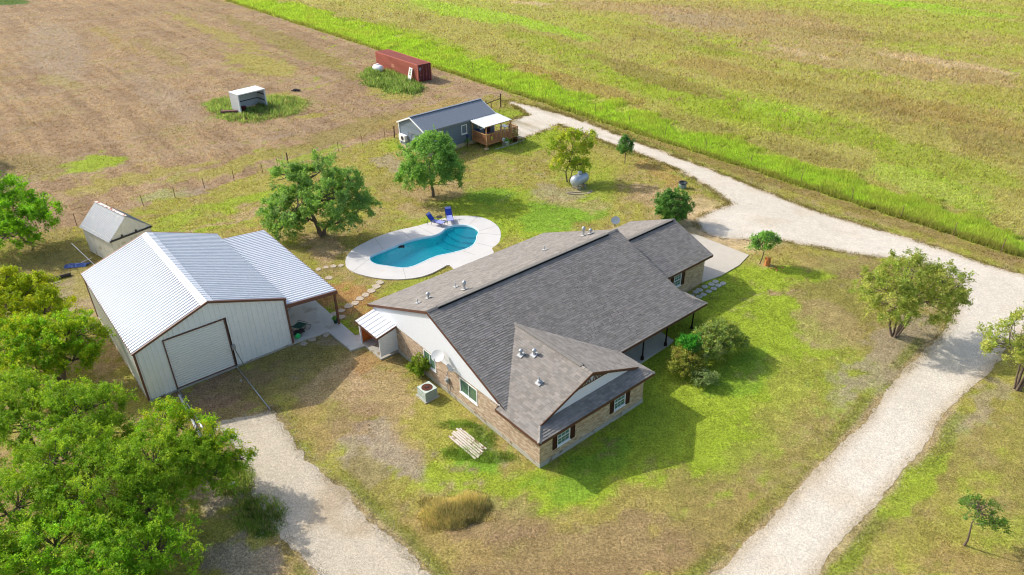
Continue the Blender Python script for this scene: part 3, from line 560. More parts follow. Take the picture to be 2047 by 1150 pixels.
# brick walls
BC = [srgb(178,156,130), srgb(190,168,144), srgb(166,140,116), srgb(202,184,160), srgb(152,126,106), srgb(184,164,136), srgb(210,196,176), srgb(142,116,98)]
BC2 = [srgb(190,166,132), srgb(202,178,142), srgb(170,142,112), srgb(212,192,158), srgb(146,116,92), srgb(196,170,132), srgb(220,204,176)]
def brick_wall(p, q, z0, z1, holes=(), thick=.2, soldier=True, BCs=BC):
    """outer face runs from p to q (walking with the outside on the right); holes: (a0,a1,z0,z1)"""
    p = Vector((p[0], p[1], 0)); q = Vector((q[0], q[1], 0)); L = (q-p).length; d = (q-p)/L; nrm = Vector((d.y, -d.x, 0))
    cuts = sorted(holes); b = MB(); a = 0
    def seg(a0, a1, za, zb_):
        if a1-a0 > .01 and zb_-za > .01: b.slab([p+d*a0+Vector((0,0,za)), p+d*a1+Vector((0,0,za)), p+d*a1+Vector((0,0,zb_)), p+d*a0+Vector((0,0,zb_))], -nrm*thick)
    for h in cuts: seg(a, h[0], z0, z1); seg(h[0], h[1], z0, h[2]); seg(h[0], h[1], h[3], z1); a = h[1]
    seg(a, L, z0, z1); wo = b.build('wall', mortar, house)
    k = MB(); k.C = []; ch, bw = .081, .235; z = z0+.006; r = 0; top = z1-(.24 if soldier else 0)
    def brick(a0, a1, za, zb_):
        for h in holes:
            if a1 > h[0]+.0 and a0 < h[1] and zb_ > h[2]+.01 and za < h[3]-.01:
                if a0 < h[0] and a1 > h[0]: a1 = h[0]
                elif a1 > h[1] and a0 < h[1]: a0 = h[1]
                else: return
        if a1-a0 < .03: return
        dpt = rng.uniform(.009, .02); col = tuple((np.array(BCs[rng.integers(len(BCs))])*.5+np.mean(BCs, 0)*.56)*rng.uniform(.88, 1.1))
        P = [p+d*a0+Vector((0,0,za)), p+d*a1+Vector((0,0,za)), p+d*a1+Vector((0,0,zb_)), p+d*a0+Vector((0,0,zb_))]; o_ = nrm*dpt
        k.add(P+[x+o_ for x in P], [(4,5,6,7),(0,1,5,4),(1,2,6,5),(2,3,7,6),(3,0,4,7)], col)
    while z+ch < top:
        a = -bw*.5*(r % 2)
        while a < L: brick(max(a, 0), min(a+bw-.012, L), z, z+ch-.012); a += bw
        z += ch; r += 1
    if soldier:
        a = 0.01
        while a < L: brick(a, min(a+.07, L), z, z+.2); a += .082
    k.build('bricks', brickm, wo, kind='stuff'); return wo
W1 = (5.60, 7.36, .95, 2.15); W2 = (9.95, 11.3, .95, 2.15)      # west wall windows along v
TH = 2.42
brick_wall((0, 17.55), (0, 0), .30, 2.36, [(17.55-W1[1], 17.55-W1[0], .98, 2.10), (17.55-W2[1], 17.55-W2[0], .98, 2.10)])
FW = [(1.30, 2.30, .80, 1.80), (5.95, 6.95, .80, 1.80)]
brick_wall((0.0, 0), (W_, 0), .30, hh-.17, FW, soldier=False, BCs=BC2); brick_wall((W_, 0), (W_, 4.6), .30, hh-.1, soldier=False, BCs=BC2)
brick_wall((W_+.01, 4.6), (LF-.1, 4.6), .28, 3.1, [(2.0, 3.1, .3, 2.3), (4.6, 6.2, .9, 2.2)], soldier=False)
GW = (18.95, 19.85, 1.45, 2.50)
brick_wall((LF-.1, 6.15), (GX-.35, 6.15), GH-.1, GHH-.05, [(GW[0]-LF+.1, GW[1]-LF+.1, GW[2], GW[3])], soldier=False, BCs=BC2); brick_wall((LF-.1, 4.6), (LF-.1, 6.15), .28, 3.2, soldier=False)
brick_wall((GX-.35, 6.15), (GX-.35, 13.5), GH-.1, GHH-.05, [(1.2, 6.0, GH-.05, 2.6)], soldier=False, BCs=BC2)
MB().box(GX-.45, GX-.38, 7.35, 12.15, GH, 2.6).build('garage_door', white, house)
MB().prism([(16.7,17.45),(.2,17.45),(.2,17.3),(16.7,17.3)], .3, 2.3).build('rear_wall', mortar, house)
MB().prism([(GX-.4,13.5),(16.9,13.5),(16.9,13.3),(GX-.4,13.3)], .3, 2.9).build('rear_wall', mortar, house)
MB().prism([(-.04,-.04),(W_+.04,-.04),(W_+.04,4.5),(LF,4.5),(LF,6.08),(GX-.3,6.08),(GX-.3,13.55),(LF,13.55),(LF,17.6),(-.04,17.6)], -.25, .30).build('foundation', found, house)
MB().prism([(GX-.28,6.06),(LF+.02,6.06),(LF+.02,13.5),(GX-.28,13.5)][::-1], .1, GH-.02).build('garage_foundation', found, house)
def window(x0, x1, z0, z1, M, parent, panes=(1,2), muntin=(1,2), fw=.06, m=frame_m, g=glass, depth=.06, curtain=None):
    """M maps (along, out, z) to parent space"""
    w = MB()
    def bx(a0, a1, o0, o1, za, zb_):
        v = [M(a, o, z) for a, o, z in [(a0,o0,za),(a1,o0,za),(a1,o1,za),(a0,o1,za),(a0,o0,zb_),(a1,o0,zb_),(a1,o1,zb_),(a0,o1,zb_)]]
        return v, [(0,3,2,1),(4,5,6,7),(0,1,5,4),(1,2,6,5),(2,3,7,6),(3,0,4,7)]
    for a in ((x0, x0+fw), (x1-fw, x1)): w.add(*bx(a[0], a[1], -.05, .03, z0, z1))
    for z in ((z0, z0+fw), (z1-fw, z1)): w.add(*bx(x0+fw, x1-fw, -.05, .025, z[0], z[1]))
    fo = w.build('window', m, parent); nx, nz = panes; dx = (x1-x0-2*fw)/nx; dz = (z1-z0-2*fw)/nz
    for i in range(nx):
        for j in range(nz):
            a0 = x0+fw+i*dx; c0 = z0+fw+j*dz
            MB().add(*bx(a0+.015, a0+dx-.015, -.04, -.02-.012*j, c0+.015, c0+dz-.015)).build('pane', g, fo)
    s = MB()
    for i in range(1, nx): a = x0+fw+i*dx; s.add(*bx(a-.02, a+.02, -.05, .01, z0+fw, z1-fw))
    for j in range(1, nz): c = z0+fw+j*dz; s.add(*bx(x0+fw, x1-fw, -.05, .012, c-.02, c+.02))
    if muntin:
        for i in range(1, muntin[0]): a = x0+fw+i*(x1-x0-2*fw)/muntin[0]; s.add(*bx(a-.006, a+.006, -.03, -.012, z0+fw, z1-fw))
        for j in range(1, muntin[1]): c = z0+fw+j*(z1-z0-2*fw)/muntin[1]; s.add(*bx(x0+fw, x1-fw, -.03, -.010, c-.006, c+.006))
    if s.V: s.build('sash_bar', m, fo)
    MB().add(*bx(x0-.05, x1+.05, -.03, .07, z0-.06, z0)).build('sill', m if m is frame_m else mortar, fo)
    return fo
MF = lambda a, o_, z: (a, -o_, z); MWst = lambda a, o_, z: (-o_, a, z)
def shutter(x0, x1, z0, z1, y):
    b = MB(); b.box(x0, x1, y-.045, y-.015, z0, z1); b.box(x0, x0+.06, y-.06, y-.045, z0, z1); b.box(x1-.06, x1, y-.06, y-.045, z0, z1)
    for z in (z0, (z0+z1)/2-.04, z1-.08): b.box(x0+.06, x1-.06, y-.057, y-.045, z, z+.08)
    return b.build('shutter', shut, house)
for h in FW: window(h[0]+.01, h[1]-.01, h[2], h[3], MF, house, (1,2), (3,4), .045); shutter(h[0]-.36, h[0]-.03, h[2]-.05, h[3]+.03, 0); shutter(h[1]+.03, h[1]+.36, h[2]-.05, h[3]+.03, 0)
gmf = lambda a, o_, z: (a, 6.15-o_, z); window(GW[0]+.01, GW[1]-.01, GW[2], GW[3], gmf, house, (1,2), (3,4)); shutter(GW[0]-.36, GW[0]-.03, GW[2]-.05, GW[3]+.03, 6.15); shutter(GW[1]+.03, GW[1]+.36, GW[2]-.05, GW[3]+.03, 6.15)
window(W1[0]+.01, W1[1]-.01, .98, 2.10, MWst, house, (2,1), None); window(W2[0]+.01, W2[1]-.01, .98, 2.10, MWst, house, (2,1), None)
pmf = lambda a, o_, z: (a, 4.6-o_, z); window(W_+.01+4.61, W_+6.2, .9, 2.2, pmf, house, (2,1), None); MB().box(W_+2.02, W_+3.1, 4.66, 4.72, .3, 2.28).build('front_door', shut, house)
# porch
porch = [(W_+.02, 2.62), (16.2, 2.62), (16.75, 3.3), (16.75, 4.55), (W_+.02, 4.55)]
MB().prism(porch, .02, .26).build('porch_slab', conc2, house)
black = mat('post_dark_brown', srgb(40,28,26), .6)
for u, v in ((11.75, 2.75), (14.2, 2.78), (17.1, 2.8)):
    b = MB(); b.lathe([(.12,.26),(.12,.45),(.07,.55),(.055,.9),(.05,1.6),(.07,2.0),(.11,2.1),(.11,hh-.1)], 10, (u, v, 0)); b.build('porch_post', black, house, True)
# things on the roof
def rp(u, v): return (u, v, zb(v)+.05)
def pipe_vent(p, h, r=.035):
    b = MB(); b.tube([p, (p[0],p[1],p[2]+h)], r, 8); o = b.build('vent_pipe', alu, roof, True); MB().slab([(p[0]-.16,p[1]-.2,p[2]+.085),(p[0]+.16,p[1]-.2,p[2]+.085),(p[0]+.16,p[1]+.2,p[2]-.07),(p[0]-.16,p[1]+.2,p[2]-.07)], (0,0,.02)).build('flashing', lead, o); return o
def turb_vent(p, h, slope=(0,-1)):
    b = MB(); b.lathe([(.08,0),(.08,h*.55),(.13,h*.6),(.15,h*.75),(.12,h*.9),(.05,h),(0,h*1.02)], 14, p); o = b.build('cap_vent', alu, roof, True)
    dx, dy = slope; V = [(p[0]+a, p[1]+c, p[2]+(a*dx+c*dy)*s_+.01) for a, c in ((-.19,-.19),(.19,-.19),(.19,.19),(-.19,.19))]; MB().slab(V, (0,0,.02)).build('flashing', lead, o); return o
pipe_vent(rp(.8,12.81), .3); turb_vent(rp(1.72,12.95), .42); pipe_vent(rp(3.88,12.82), .35); turb_vent(rp(3.58,11.4), .65); pipe_vent(rp(11.93,12.78), .35); turb_vent(rp(15.45,12.27), .75); turb_vent(rp(15.93,12.0), .4)
wz = lambda u: zf(u)+.05
turb_vent((2.86,4.9,wz(2.86)), .42, (1,0)); turb_vent((3.31,4.2,wz(3.31)), .42, (1,0)); o = turb_vent((2.14,2.45,wz(2.14)), .2, (1,0)); MB().tube([(2.14,2.45,wz(2.14)),(2.14,2.45,wz(2.14)+.42)], .04, 8).build('vent_pipe', alu, o)
# ---------------------------------------------------------------- satellite dishes
dishm = mat('dish_grey', srgb(196,198,196), .45, var=.04); armm = mat('dish_arm', srgb(110,112,112), .5)
def dish(label, loc, rz, r, tilt, mount, parent_loc=None):
    t = thing('satellite_dish', label, 'satellite dish', loc, rz)
    M = Matrix.Rotation(tilt, 4, 'X'); b = MB(); prof = []
    for i in range(7): q = r*i/6; prof.append((max(q, .001), .18*r*(q/r)**2))
    b.lathe(prof, 24); b.lathe([(a, z-.02) for a, z in prof], 24); b.V = [tuple(M @ Vector((v[0], v[1]*.9, v[2]))) for v in b.V]; b.build('reflector', dishm, t, True)
    c = MB(); f = M @ Vector((0, -r*.75, r*.85)); e = M @ Vector((0, -r*.86, .12*r)); c.tube([e, f], .018, 6); c.build('feed_arm', armm, t)
    c = MB(); c.tube([f, f+(M @ Vector((0,.02,-.14)))], .045, 8); c.build('receiver', dishm, t)
    c = MB(); back = M @ Vector((0, 0, -.02)); c.tube([back]+[Vector(m_) for m_ in mount], .026, 8); c.build('mast', armm, t); return t
def sl(u, v, z): x, y = site(u, v); return (x, y, z)
dish('large white satellite dish on the white gable above the left window', sl(-.55, 8.75, 3.15), HA-PI/2+.35, .44, R(38), [(0,.1,-.35),(.1,.5,-.32)])
dish('smaller grey satellite dish on the gable, just below the large one', sl(-.45, 7.75, 2.75), HA+.9, .30, R(52), [(0,.1,-.3),(-.35,.15,-.3)])
dish('small satellite dish standing on the roof ridge by the garage', sl(16.8, 10.35, HM+.75), HA-.7, .33, R(62), [(0,.1,-.25),(0,.1,-.6)])
# ---------------------------------------------------------------- utility closet on the west wall
cl = thing('utility_closet', 'small white lean-to closet with ribbed metal roof on the house side', 'closet', (HX, HY, 0), HA)
metal_w = mat('white_metal_sheet', srgb(214,217,221), .30, metal=.06, var=.03, vs=2, fine=.02, fs=20, spec=.5)
for i in range(3):
    v0 = 14.45+i*.95; MB().ribbed((-1.62, v0, 1.98), (0,1,0), Vector((1.66,0,.36)).normalized(), Vector((-.36,0,1.66)).normalized(), .95, lambda w: 1.70, pitch=.475).build('roof_panel', metal_w, cl)
MB().bar((-1.66,14.4,1.90), (-1.66,17.33,1.90), .03, .1).build('fascia', brown, cl); MB().bar((-1.62,14.42,1.9), (-.06,14.42,2.24), .03, .12).build('fascia', brown, cl); MB().bar((-1.62,17.33,1.9), (-.2,17.33,2.2), .03, .12).build('fascia', brown, cl)
for i in range(8): MB().box(-1.42, -.02, 14.56-.012*(i%1), 14.62, .28+i*.2, .28+i*.2+.19).build('siding_board', white, cl)
MB().box(-1.40, -.04, 14.59, 14.66, .25, 2.02).build('end_wall', white, cl)
MB().box(-1.38, -.04, 17.14, 17.2, .1, 2.0).build('inner_panel', mat('orange_wood', srgb(190,104,44), .7, var=.15), cl); MB().box(-.1, -.04, 14.7, 17.1, .1, 2.1).build('rear_panel', MATS['orange_wood'], cl)
MB().box(-1.45, -1.35, 17.12, 17.24, .02, 1.98).build('corner_post', white, cl); MB().box(-1.44, -.03, 14.55, 17.2, -.05, .12).build('floor_slab', found, cl)
b = MB(); b.lathe([(.001,.12),(.22,.12),(.24,.2),(.24,.75),(.18,.85),(.001,.86)], 14, (0,0,0)); t = b.build('well_pump_tank', mat('black_tank', (.02,.02,.025), .4), None, True); tag(t, 'black pressure tank standing inside the small white closet', 'tank'); t.location = sl(-.75, 15.4, 0)
# ---------------------------------------------------------------- air conditioner, meter, boards
ac = thing('air_conditioner', 'pale green grey outdoor air conditioner with round rusty fan grille', 'air conditioner', sl(-1.2, 9.3, 0), HA)
acm = mat('ac_paint', srgb(186,198,188), .5, var=.06)
MB().box(-.55, .55, -.55, .6, 0, .08).build('pad', found, ac)
b = MB(); b.box(-.46, .46, -.46, .46, .08, .10); b.box(-.46, .46, -.46, .46, .70, .74)
for x in (-.46, .42):
    for y in (-.46, .42): b.box(x, x+.04, y, y+.04, .1, .7)
b.build('cabinet', acm, ac); MB().box(-.42, .42, -.42, .42, .1, .7).build('coil', mat('coil_fins', srgb(120,140,128), .6), ac)
b = MB(); 
for k in range(9):
    z = .15+k*.06
    for f in range(4):
        c, s = [(1,0),(0,1),(-1,0),(0,-1)][f]; b.bar((c*.45-s*.42, s*.45+c*.42, z), (c*.45+s*.42, s*.45-c*.42, z), .012, .03)
b.build('louvres', acm, ac); rust = mat('rusty_brown', srgb(110,62,46), .8, var=.2, vs=14)
b = MB(); b.lathe([(.001,.75),(.31,.75),(.34,.765),(.36,.745)], 24); b.build('fan_guard', rust, ac)
b = MB()
for k in range(10): t = k*PI/10; b.bar((math.cos(t)*.33, math.sin(t)*.33, .775), (-math.cos(t)*.33, -math.sin(t)*.33, .775), .01, .01)
b.lathe([(.001,.79),(.08,.785),(.09,.76)], 12); b.build('fan_grille', mat('grille_dark', (.06,.035,.03), .7), ac)
m_ = thing('electric_meter', 'grey electric meter box on the brick wall behind the air conditioner', 'meter', sl(-.03, 8.6, 1.15), HA)
MB().box(-.12, 0, -.13, .13, -.2, .2).build('box', alu, m_); b = MB(); b.lathe([(.09,0),(.09,.1),(.001,.12)], 12); b.V = [(-v[2]-.12, v[0], v[1]+.03) for v in b.V]; b.build('dial', lead, m_); MB().tube([(-.06,0,-.2),(-.06,0,-1.0)], .025, 6).build('conduit', alu, m_)
bd = thing('board_stack', 'low stack of weathered white painted boards lying in bright green grass', 'boards', sl(-1.85, 4.15, 0), HA+.03)
bdm = mat('peeling_white_board', srgb(206,196,182), .8, var=.08, vs=3, dirt=srgb(132,100,78), ds=3.0, dth=.56)
for L in range(1):
    for i in range(7):
        x = -.50+i*.155+L*.3; y0 = -1.3+i*.05+rng.uniform(-.1, .1)+L*.1; ln = 2.5+rng.uniform(-.15, .15)-L*.3; ja = rng.uniform(-.02, .02)
        MB().bar((x-ja, y0, .05+L*.045), (x+ja, y0+ln, .05+L*.045), .115, .035).build('board', bdm, bd)
# ---------------------------------------------------------------- metal shop
sx = SHOP; shop = thing('metal_shop', 'large white ribbed metal workshop with roller door and brown trim', 'workshop', (sx[0], sx[1], 0), sx[2])
SW, SL, SH, SP, LW = 9.68, 12.74, 3.80, 5.52, 3.82
wallm = mat('shop_wall_metal', srgb(240,240,234), .42, var=.03, vs=1.5, fine=.02, fs=20, spec=.45); sbrown = mat('shop_brown_trim', srgb(112,78,62), .5, var=.05)
rs = (SP-SH)/(SW/2); rl = math.hypot(SW/2+.12, rs*(SW/2+.12))
for side in (-1, 1):
    ld = Vector((side*1, 0, -rs)).normalized(); nr = Vector((side*rs, 0, 1)).normalized(); k = 14; wd = (SL+.16)/k
    for i in range(k):
        MB().ribbed((SW/2, -.08+i*wd, SP+.03), (0,1,0), ld, nr, wd, lambda w: rl, pitch=wd/3, rib=.065, rw=.05).build('roof_panel', metal_w, shop)
b = MB(); b.bar((SW/2-.2,-.1,SP+.065-.2*rs), (SW/2-.2,SL+.1,SP+.065-.2*rs), .44, .02, (-rs,0,1)); b.bar((SW/2+.2,-.1,SP+.065-.2*rs), (SW/2+.2,SL+.1,SP+.065-.2*rs), .44, .02, (rs,0,1)); b.build('ridge_flashing', metal_w, shop)
DX0, DX1, DZ = 1.74, 5.60, 3.86
def topz(x): return (SP-.06-rs*abs(x-SW/2))
def front_panel(x0, x1, y, nrmy, zlo=.12):
    return MB().ribbed((x0, y, zlo), (1,0,0), (0,0,1), (0,nrmy,0), x1-x0, lambda w: topz(x0+w)-zlo, pitch=.3, rib=.045, rw=.035).build('wall_panel', wallm, shop)
x = 0.02
for w in (.86, .86): front_panel(x, x+w, -.005, -1); x += w
k = 4; wd = (DX1+.12-x)/k
for i in range(k): front_panel(x+i*wd, x+(i+1)*wd, -.005, -1, DZ+.10)
x = DX1+.12; k = 4; wd = (SW-x-.02)/k
for i in range(k): front_panel(x+i*wd, x+(i+1)*wd, -.005, -1)
for i in range(11): x = i*SW/11; front_panel(x, x+SW/11, SL, 1)
for i in range(14):
    w = SL/14; MB().ribbed((-.005, i*w, .12), (0,1,0), (0,0,1), (-1,0,0), w, lambda q: SH-.08, pitch=w/3, rib=.028, rw=.03).build('wall_panel', wallm, shop)
    MB().ribbed((SW, i*w, .12), (0,1,0), (0,0,1), (1,0,0), w, lambda q: SH-.16, pitch=w/3, rib=.028, rw=.03).build('wall_panel', wallm, shop)
def trim(p, q, w=.1, h=.14, up=(0,0,1)): return MB().bar(p, q, w, h, up).build('trim', sbrown, shop)
trim((-.13,-.12,SH-.05), (SW/2,-.12,SP+.01)); trim((SW+.13,-.12,SH-.05), (SW/2,-.12,SP+.01)); trim((-.13,SL+.12,SH-.05), (SW/2,SL+.12,SP+.01)); trim((SW+.13,SL+.12,SH-.05), (SW/2,SL+.12,SP+.01))
trim((-.12,-.1,SH-.06), (-.12,SL+.1,SH-.06), .06, .12); trim((-.03,-.03,.1), (-.03,-.03,SH-.1), .12, .12, (0,1,0)); trim((SW+.04,-.03,.1), (SW+.04,-.03,SH-.1), .12, .12, (0,1,0)); trim((-.03,SL+.03,.1), (-.03,SL+.03,SH-.1), .12, .12, (0,1,0))
trim((DX0,-.05,.06), (DX0,-.05,DZ+.02), .06, .06, (0,1,0)); trim((DX1,-.05,.06), (DX1,-.05,DZ+.02), .06, .06, (0,1,0)); trim((DX0-.03,-.05,DZ+.05), (DX1+.03,-.05,DZ+.05), .07, .06)
MB().box(-.06, SW+.02, -.10, SL+.06, -.12, .12).build('foundation', found, shop)
door = link('roller_door', MB().box(DX0+.05, DX1-.05, .03, .06, .13, DZ).mesh('roller_door', wallm), shop)
cream = mat('roller_door_paint', srgb(236,234,222), .5, var=.03)
ns = 22; dh = (DZ-.14)/ns
for i in range(ns):
    z = .15+i*dh; MB().add([(DX0+.05,.02,z),(DX1-.05,.02,z),(DX1-.05,-.018,z+dh*.5),(DX0+.05,-.018,z+dh*.5),(DX1-.05,.018,z+dh-.008),(DX0+.05,.018,z+dh-.008)], [(0,1,2,3),(3,2,4,5)]).build('door_slat', cream, door)
MB().bar((DX0+.05,-.01,.15), (DX1-.05,-.01,.15), .05, .06).build('bottom_bar', sbrown, door)
# chain hoist beside the door
ch = thing('chain_hoist', 'grey chain hoist and leaning rod beside the roller door', 'hoist', (frame(*sx)(5.72,-.15))+(0,), sx[2])
MB().box(-.12, .1, -.1, .06, 1.5, 1.85).build('gearbox', alu, ch); MB().tube([(.02,-.1,1.5),(.3,-.35,.1)], .025, 6).build('rod', mat('grey_iron', srgb(100,100,100), .5), ch)
# lean-to
lz0, lz1 = 3.28, 2.95; kk = 14; wd = (SL+.1)/kk; ld = Vector((LW, 0, lz1-lz0)); LLn = ld.length; ld.normalize(); nr = Vector((lz0-lz1, 0, LW)).normalized()
lean = link('lean_to_roof', MB().bar((SW+LW*.5,.0,lz0-.28),(SW+LW*.5,SL,lz0-.28),.1,.16).mesh('lean_to_roof', sbrown), shop)
for i in range(kk): MB().ribbed((SW+.03, -.05+i*wd, lz0), (0,1,0), ld, nr, wd, lambda w: LLn, pitch=wd/3, rib=.05, rw=.05).build('roof_panel', metal_w, lean)
b = MB(); b.bar((SW+.05,-.1,lz0-.1), (SW+LW+.05,-.1,lz1-.1), .08, .26); b.build('fascia', sbrown, lean); MB().bar((SW+LW+.04,-.1,lz1-.07), (SW+LW+.04,SL+.05,lz1-.07), .06, .16).build('fascia', sbrown, lean); MB().bar((SW+.05,SL+.1,lz0-.1), (SW+LW+.05,SL+.1,lz1-.1), .08, .2).build('fascia', sbrown, lean)
for v in (.08, 6.3, SL-.1): MB().bar((SW+LW-.12,v,.05), (SW+LW-.12,v,lz1-.12), .14, .14, (0,1,0)).build('post', sbrown, lean)
# ---------------------------------------------------------------- old shed
ox = OLD; shed = thing('old_metal_shed', 'old tall grey metal shed with rust along its roof ridge', 'shed', (ox[0], ox[1], 0), ox[2])
OW, OLn, OH, OP = 3.44, 5.0, 2.63, 4.14; orf = mat('aged_galvanised_roof', srgb(128,134,140), .5, metal=.2, var=.08, vs=2, fine=.05, dirt=srgb(150,152,152), ds=1.6, dth=.6)
owm = mat('aged_white_sheet', srgb(206,202,188), .6, var=.06, vs=1.5, fine=.04, dirt=srgb(170,160,136), ds=1.3, dth=.58)
orr = (OP-OH)/(OW/2); orl = math.hypot(OW/2+.2, orr*(OW/2+.2))
for side in (-1, 1):
    for i in range(6):
        w = (OLn+.1)/6; MB().ribbed((OW/2, -.05+i*w, OP+.02), (0,1,0), Vector((side,0,-orr)).normalized(), Vector((side*orr,0,1)).normalized(), w, lambda q: orl, pitch=w/4, rib=.014, rw=.03).build('roof_panel', orf, shed)
    for i in range(6):
        w = OLn/6; MB().ribbed((OW/2+side*OW/2, i*w, .05), (0,1,0), (0,0,1), (side,0,0), w, lambda q: OH-.02, pitch=w/4, rib=.012, rw=.03).build('wall_panel', owm, shed)
for y, sg in ((0,-1), (OLn,1)):
    for i in range(4): w = OW/4; x = i*w; MB().ribbed((x, y, .05), (1,0,0), (0,0,1), (0,sg,0), w, (lambda x0: lambda q: OP-.06-orr*abs(x0+q-OW/2))(x), pitch=w/4, rib=.012, rw=.03).build('wall_panel', owm, shed)
trk = mat('dark_track', (.045,.042,.04), .6); MB().bar((-.1,-.08,OH-.12), (OW+.1,-.08,OH-.12), .1, .12).build('door_track', trk, shed)
for x in (.9, 2.1): MB().box(x, x+.12, -.16, -.02, OH-.1, OH+.12).build('track_hanger', trk, shed)
MB().bar((-.08,-.05,OH-.12), (-.08,OLn,OH-.12), .06, .1).build('eave_trim', trk, shed)
MB().bar((OW/2,-.06,OP+.05), (OW/2,OLn+.06,OP+.05), .24, .03).build('ridge_cap', mat('rusted_ridge', srgb(214,206,198), .7, var=.1, dirt=srgb(150,74,44), ds=3.5, dth=.5), shed)
# ---------------------------------------------------------------- cabin
cx_ = CABIN; cab = thing('grey_cabin', 'small blue grey cabin with ribbed dark metal roof and white trim', 'cabin', (cx_[0], cx_[1], 0), cx_[2])
BW, BL, BH, BP = 5.10, 10.05, 3.02, 4.13; cs_ = (BP-BH)/(BW/2+.17); clap = mat('blue_grey_siding', srgb(112,126,138), .7, var=.04, vs=3); croof = mat('dark_grey_metal_roof', srgb(134,141,150), .42, metal=.25, var=.03)
bz = .45
for p, q in (((0,0),(BL,0)), ((0,BW),(0,0)), ((BL,0),(BL,BW)), ((BL,BW),(0,BW))):
    P = Vector((p[0],p[1],0)); Q = Vector((q[0],q[1],0)); d = (Q-P).normalized(); nn = Vector((d.y,-d.x,0)); b = MB(); z = bz
    b.slab([P+Vector((0,0,bz)), Q+Vector((0,0,bz)), Q+Vector((0,0,BH-.08)), P+Vector((0,0,BH-.08))], -nn*.1)
    while z < BH-.1:
        b.add([P+Vector((0,0,z))+nn*.022, Q+Vector((0,0,z))+nn*.022, Q+Vector((0,0,z+.17))+nn*.004, P+Vector((0,0,z+.17))+nn*.004, P+Vector((0,0,z)), Q+Vector((0,0,z))], [(0,1,2,3),(4,5,1,0)]); z += .17
    b.build('wall', clap, cab)
for x in (0, BL): MB().slab([(x-.05,0,BH-.09),(x-.05,BW,BH-.09),(x-.05,BW/2,BP-.08)], (.1,0,0)).build('gable', clap, cab)
cl_ = math.hypot(BW/2+.2, BP-BH)
for side, v0 in ((-1,-1),(1,1)):
    k = 11; w = (BL+.34)/k; ld = Vector((0, side*(BW/2+.17), -(BP-BH))).normalized(); nr = Vector((0, side*(BP-BH), BW/2+.17)).normalized()
    for i in range(k): MB().ribbed((-.17+i*w, BW/2, BP+.03), (1,0,0), ld, nr, w, lambda q: cl_, pitch=w/3, rib=.035, rw=.04).build('roof_panel', croof, cab)
    for x in (-.2, BL+.2): MB().bar((x, BW/2, BP-.05), (x, BW/2+side*(BW/2+.2), BH-.06), .05, .16).build('fascia', frame_m, cab)
    MB().bar((-.17, BW/2+side*(BW/2+.19), BH-.07), (BL+.17, BW/2+side*(BW/2+.19), BH-.07), .04, .12).build('gutter', croof, cab)
MB().bar((-.2,BW/2,BP+.06), (BL+.2,BW/2,BP+.06), .3, .04).build('ridge_cap', croof, cab)
for x, y in ((-.03,-.03),(BL+.03,-.03),(-.03,BW+.03)): MB().box(x-.06,x+.06,y-.06,y+.06,bz,BH-.1).build('corner_trim', frame_m, cab)
MB().box(.02, BL-.02, .02, BW-.02, -.1, bz+.02).build('skirting', mat('tan_skirting', srgb(200,184,150), .8, var=.1), cab)
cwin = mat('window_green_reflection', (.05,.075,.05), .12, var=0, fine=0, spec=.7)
window(.75, 2.3, 1.65, 2.62, MF, cab, (2,1), None, .09, g=cwin); window(5.15, 5.98, 1.5, 2.6, MF, cab, (1,2), None, .1)
window(7.6, 8.4, 1.5, 2.6, MF, cab, (1,2), None, .1); MB().box(8.6, 9.5, -.05, .0, .85, 2.75).build('door', mat('dark_red_door', srgb(70,30,34), .5), cab)
hv = thing('wall_heat_pump', 'white boxy heat pump hung on the cabin gable wall', 'heat pump', frame(*cx_)(-.28,4.1)+(0,), cx_[2])
MB().box(-.2, .2, -.6, .6, 1.05, 1.75).build('cabinet', frame_m, hv); b = MB(); b.lathe([(.001,0),(.24,0),(.26,.02)], 16); b.V = [(-.2-v[2]-.005, v[0]-.15, v[1]+1.4) for v in b.V]; b.build('fan_grille', trk, hv)
for y in (-.5, .5): MB().box(-.18, .25, y-.02, y+.02, .98, 1.04).build('bracket', trk, hv)
eb = thing('breaker_box', 'grey electric box with bent conduit on the cabin gable wall', 'electric box', frame(*cx_)(-.08,2.1)+(0,), cx_[2])
MB().box(-.16, .03, -.22, .22, .95, 1.7).build('box', alu, eb); MB().tube([(-.08,.9,1.0),(-.08,.9,2.2),(-.08,.75,2.4),(-.08,-.2,2.35)], .035, 6).build('conduit', armm, eb)
# deck and its roof
wood = mat('deck_cedar', srgb(176,124,84), .75, var=.15, vs=5, fine=.1); wood2 = mat('deck_pale_wood', srgb(196,152,104), .75, var=.15, vs=5)
cd = thing('cabin_deck', 'raised wooden deck with picket railing and white metal roof', 'deck', (cx_[0], cx_[1], 0), cx_[2])
D0, D1, DV, DZf = 6.62, 11.4, -2.8, .78
for i in range(16): y = DV+i*(2.7/16); MB().box(D0, D1, y, y+.158, DZf-.04, DZf).build('deck_board', wood, cd)
MB().bar((D0,DV,DZf-.14), (D1,DV,DZf-.14), .05, .22).build('rim_joist', wood, cd); MB().bar((D0,DV,DZf-.14), (D0,-.1,DZf-.14), .05, .22).build('rim_joist', wood, cd); MB().bar((D1,DV,DZf-.14), (D1,-.1,DZf-.14), .05, .22).build('rim_joist', wood, cd)
for x in (D0+.05, (D0+D1)/2, D1-.05): MB().box(x-.06, x+.06, DV+.02, DV+.14, 0, DZf-.04).build('footing_post', wood, cd)
MB().box(D0-.15, D0+.25, DV-.12, DV+.28, -.05, .2).build('footing_block', mat('tan_block', srgb(200,178,140), .9), cd)
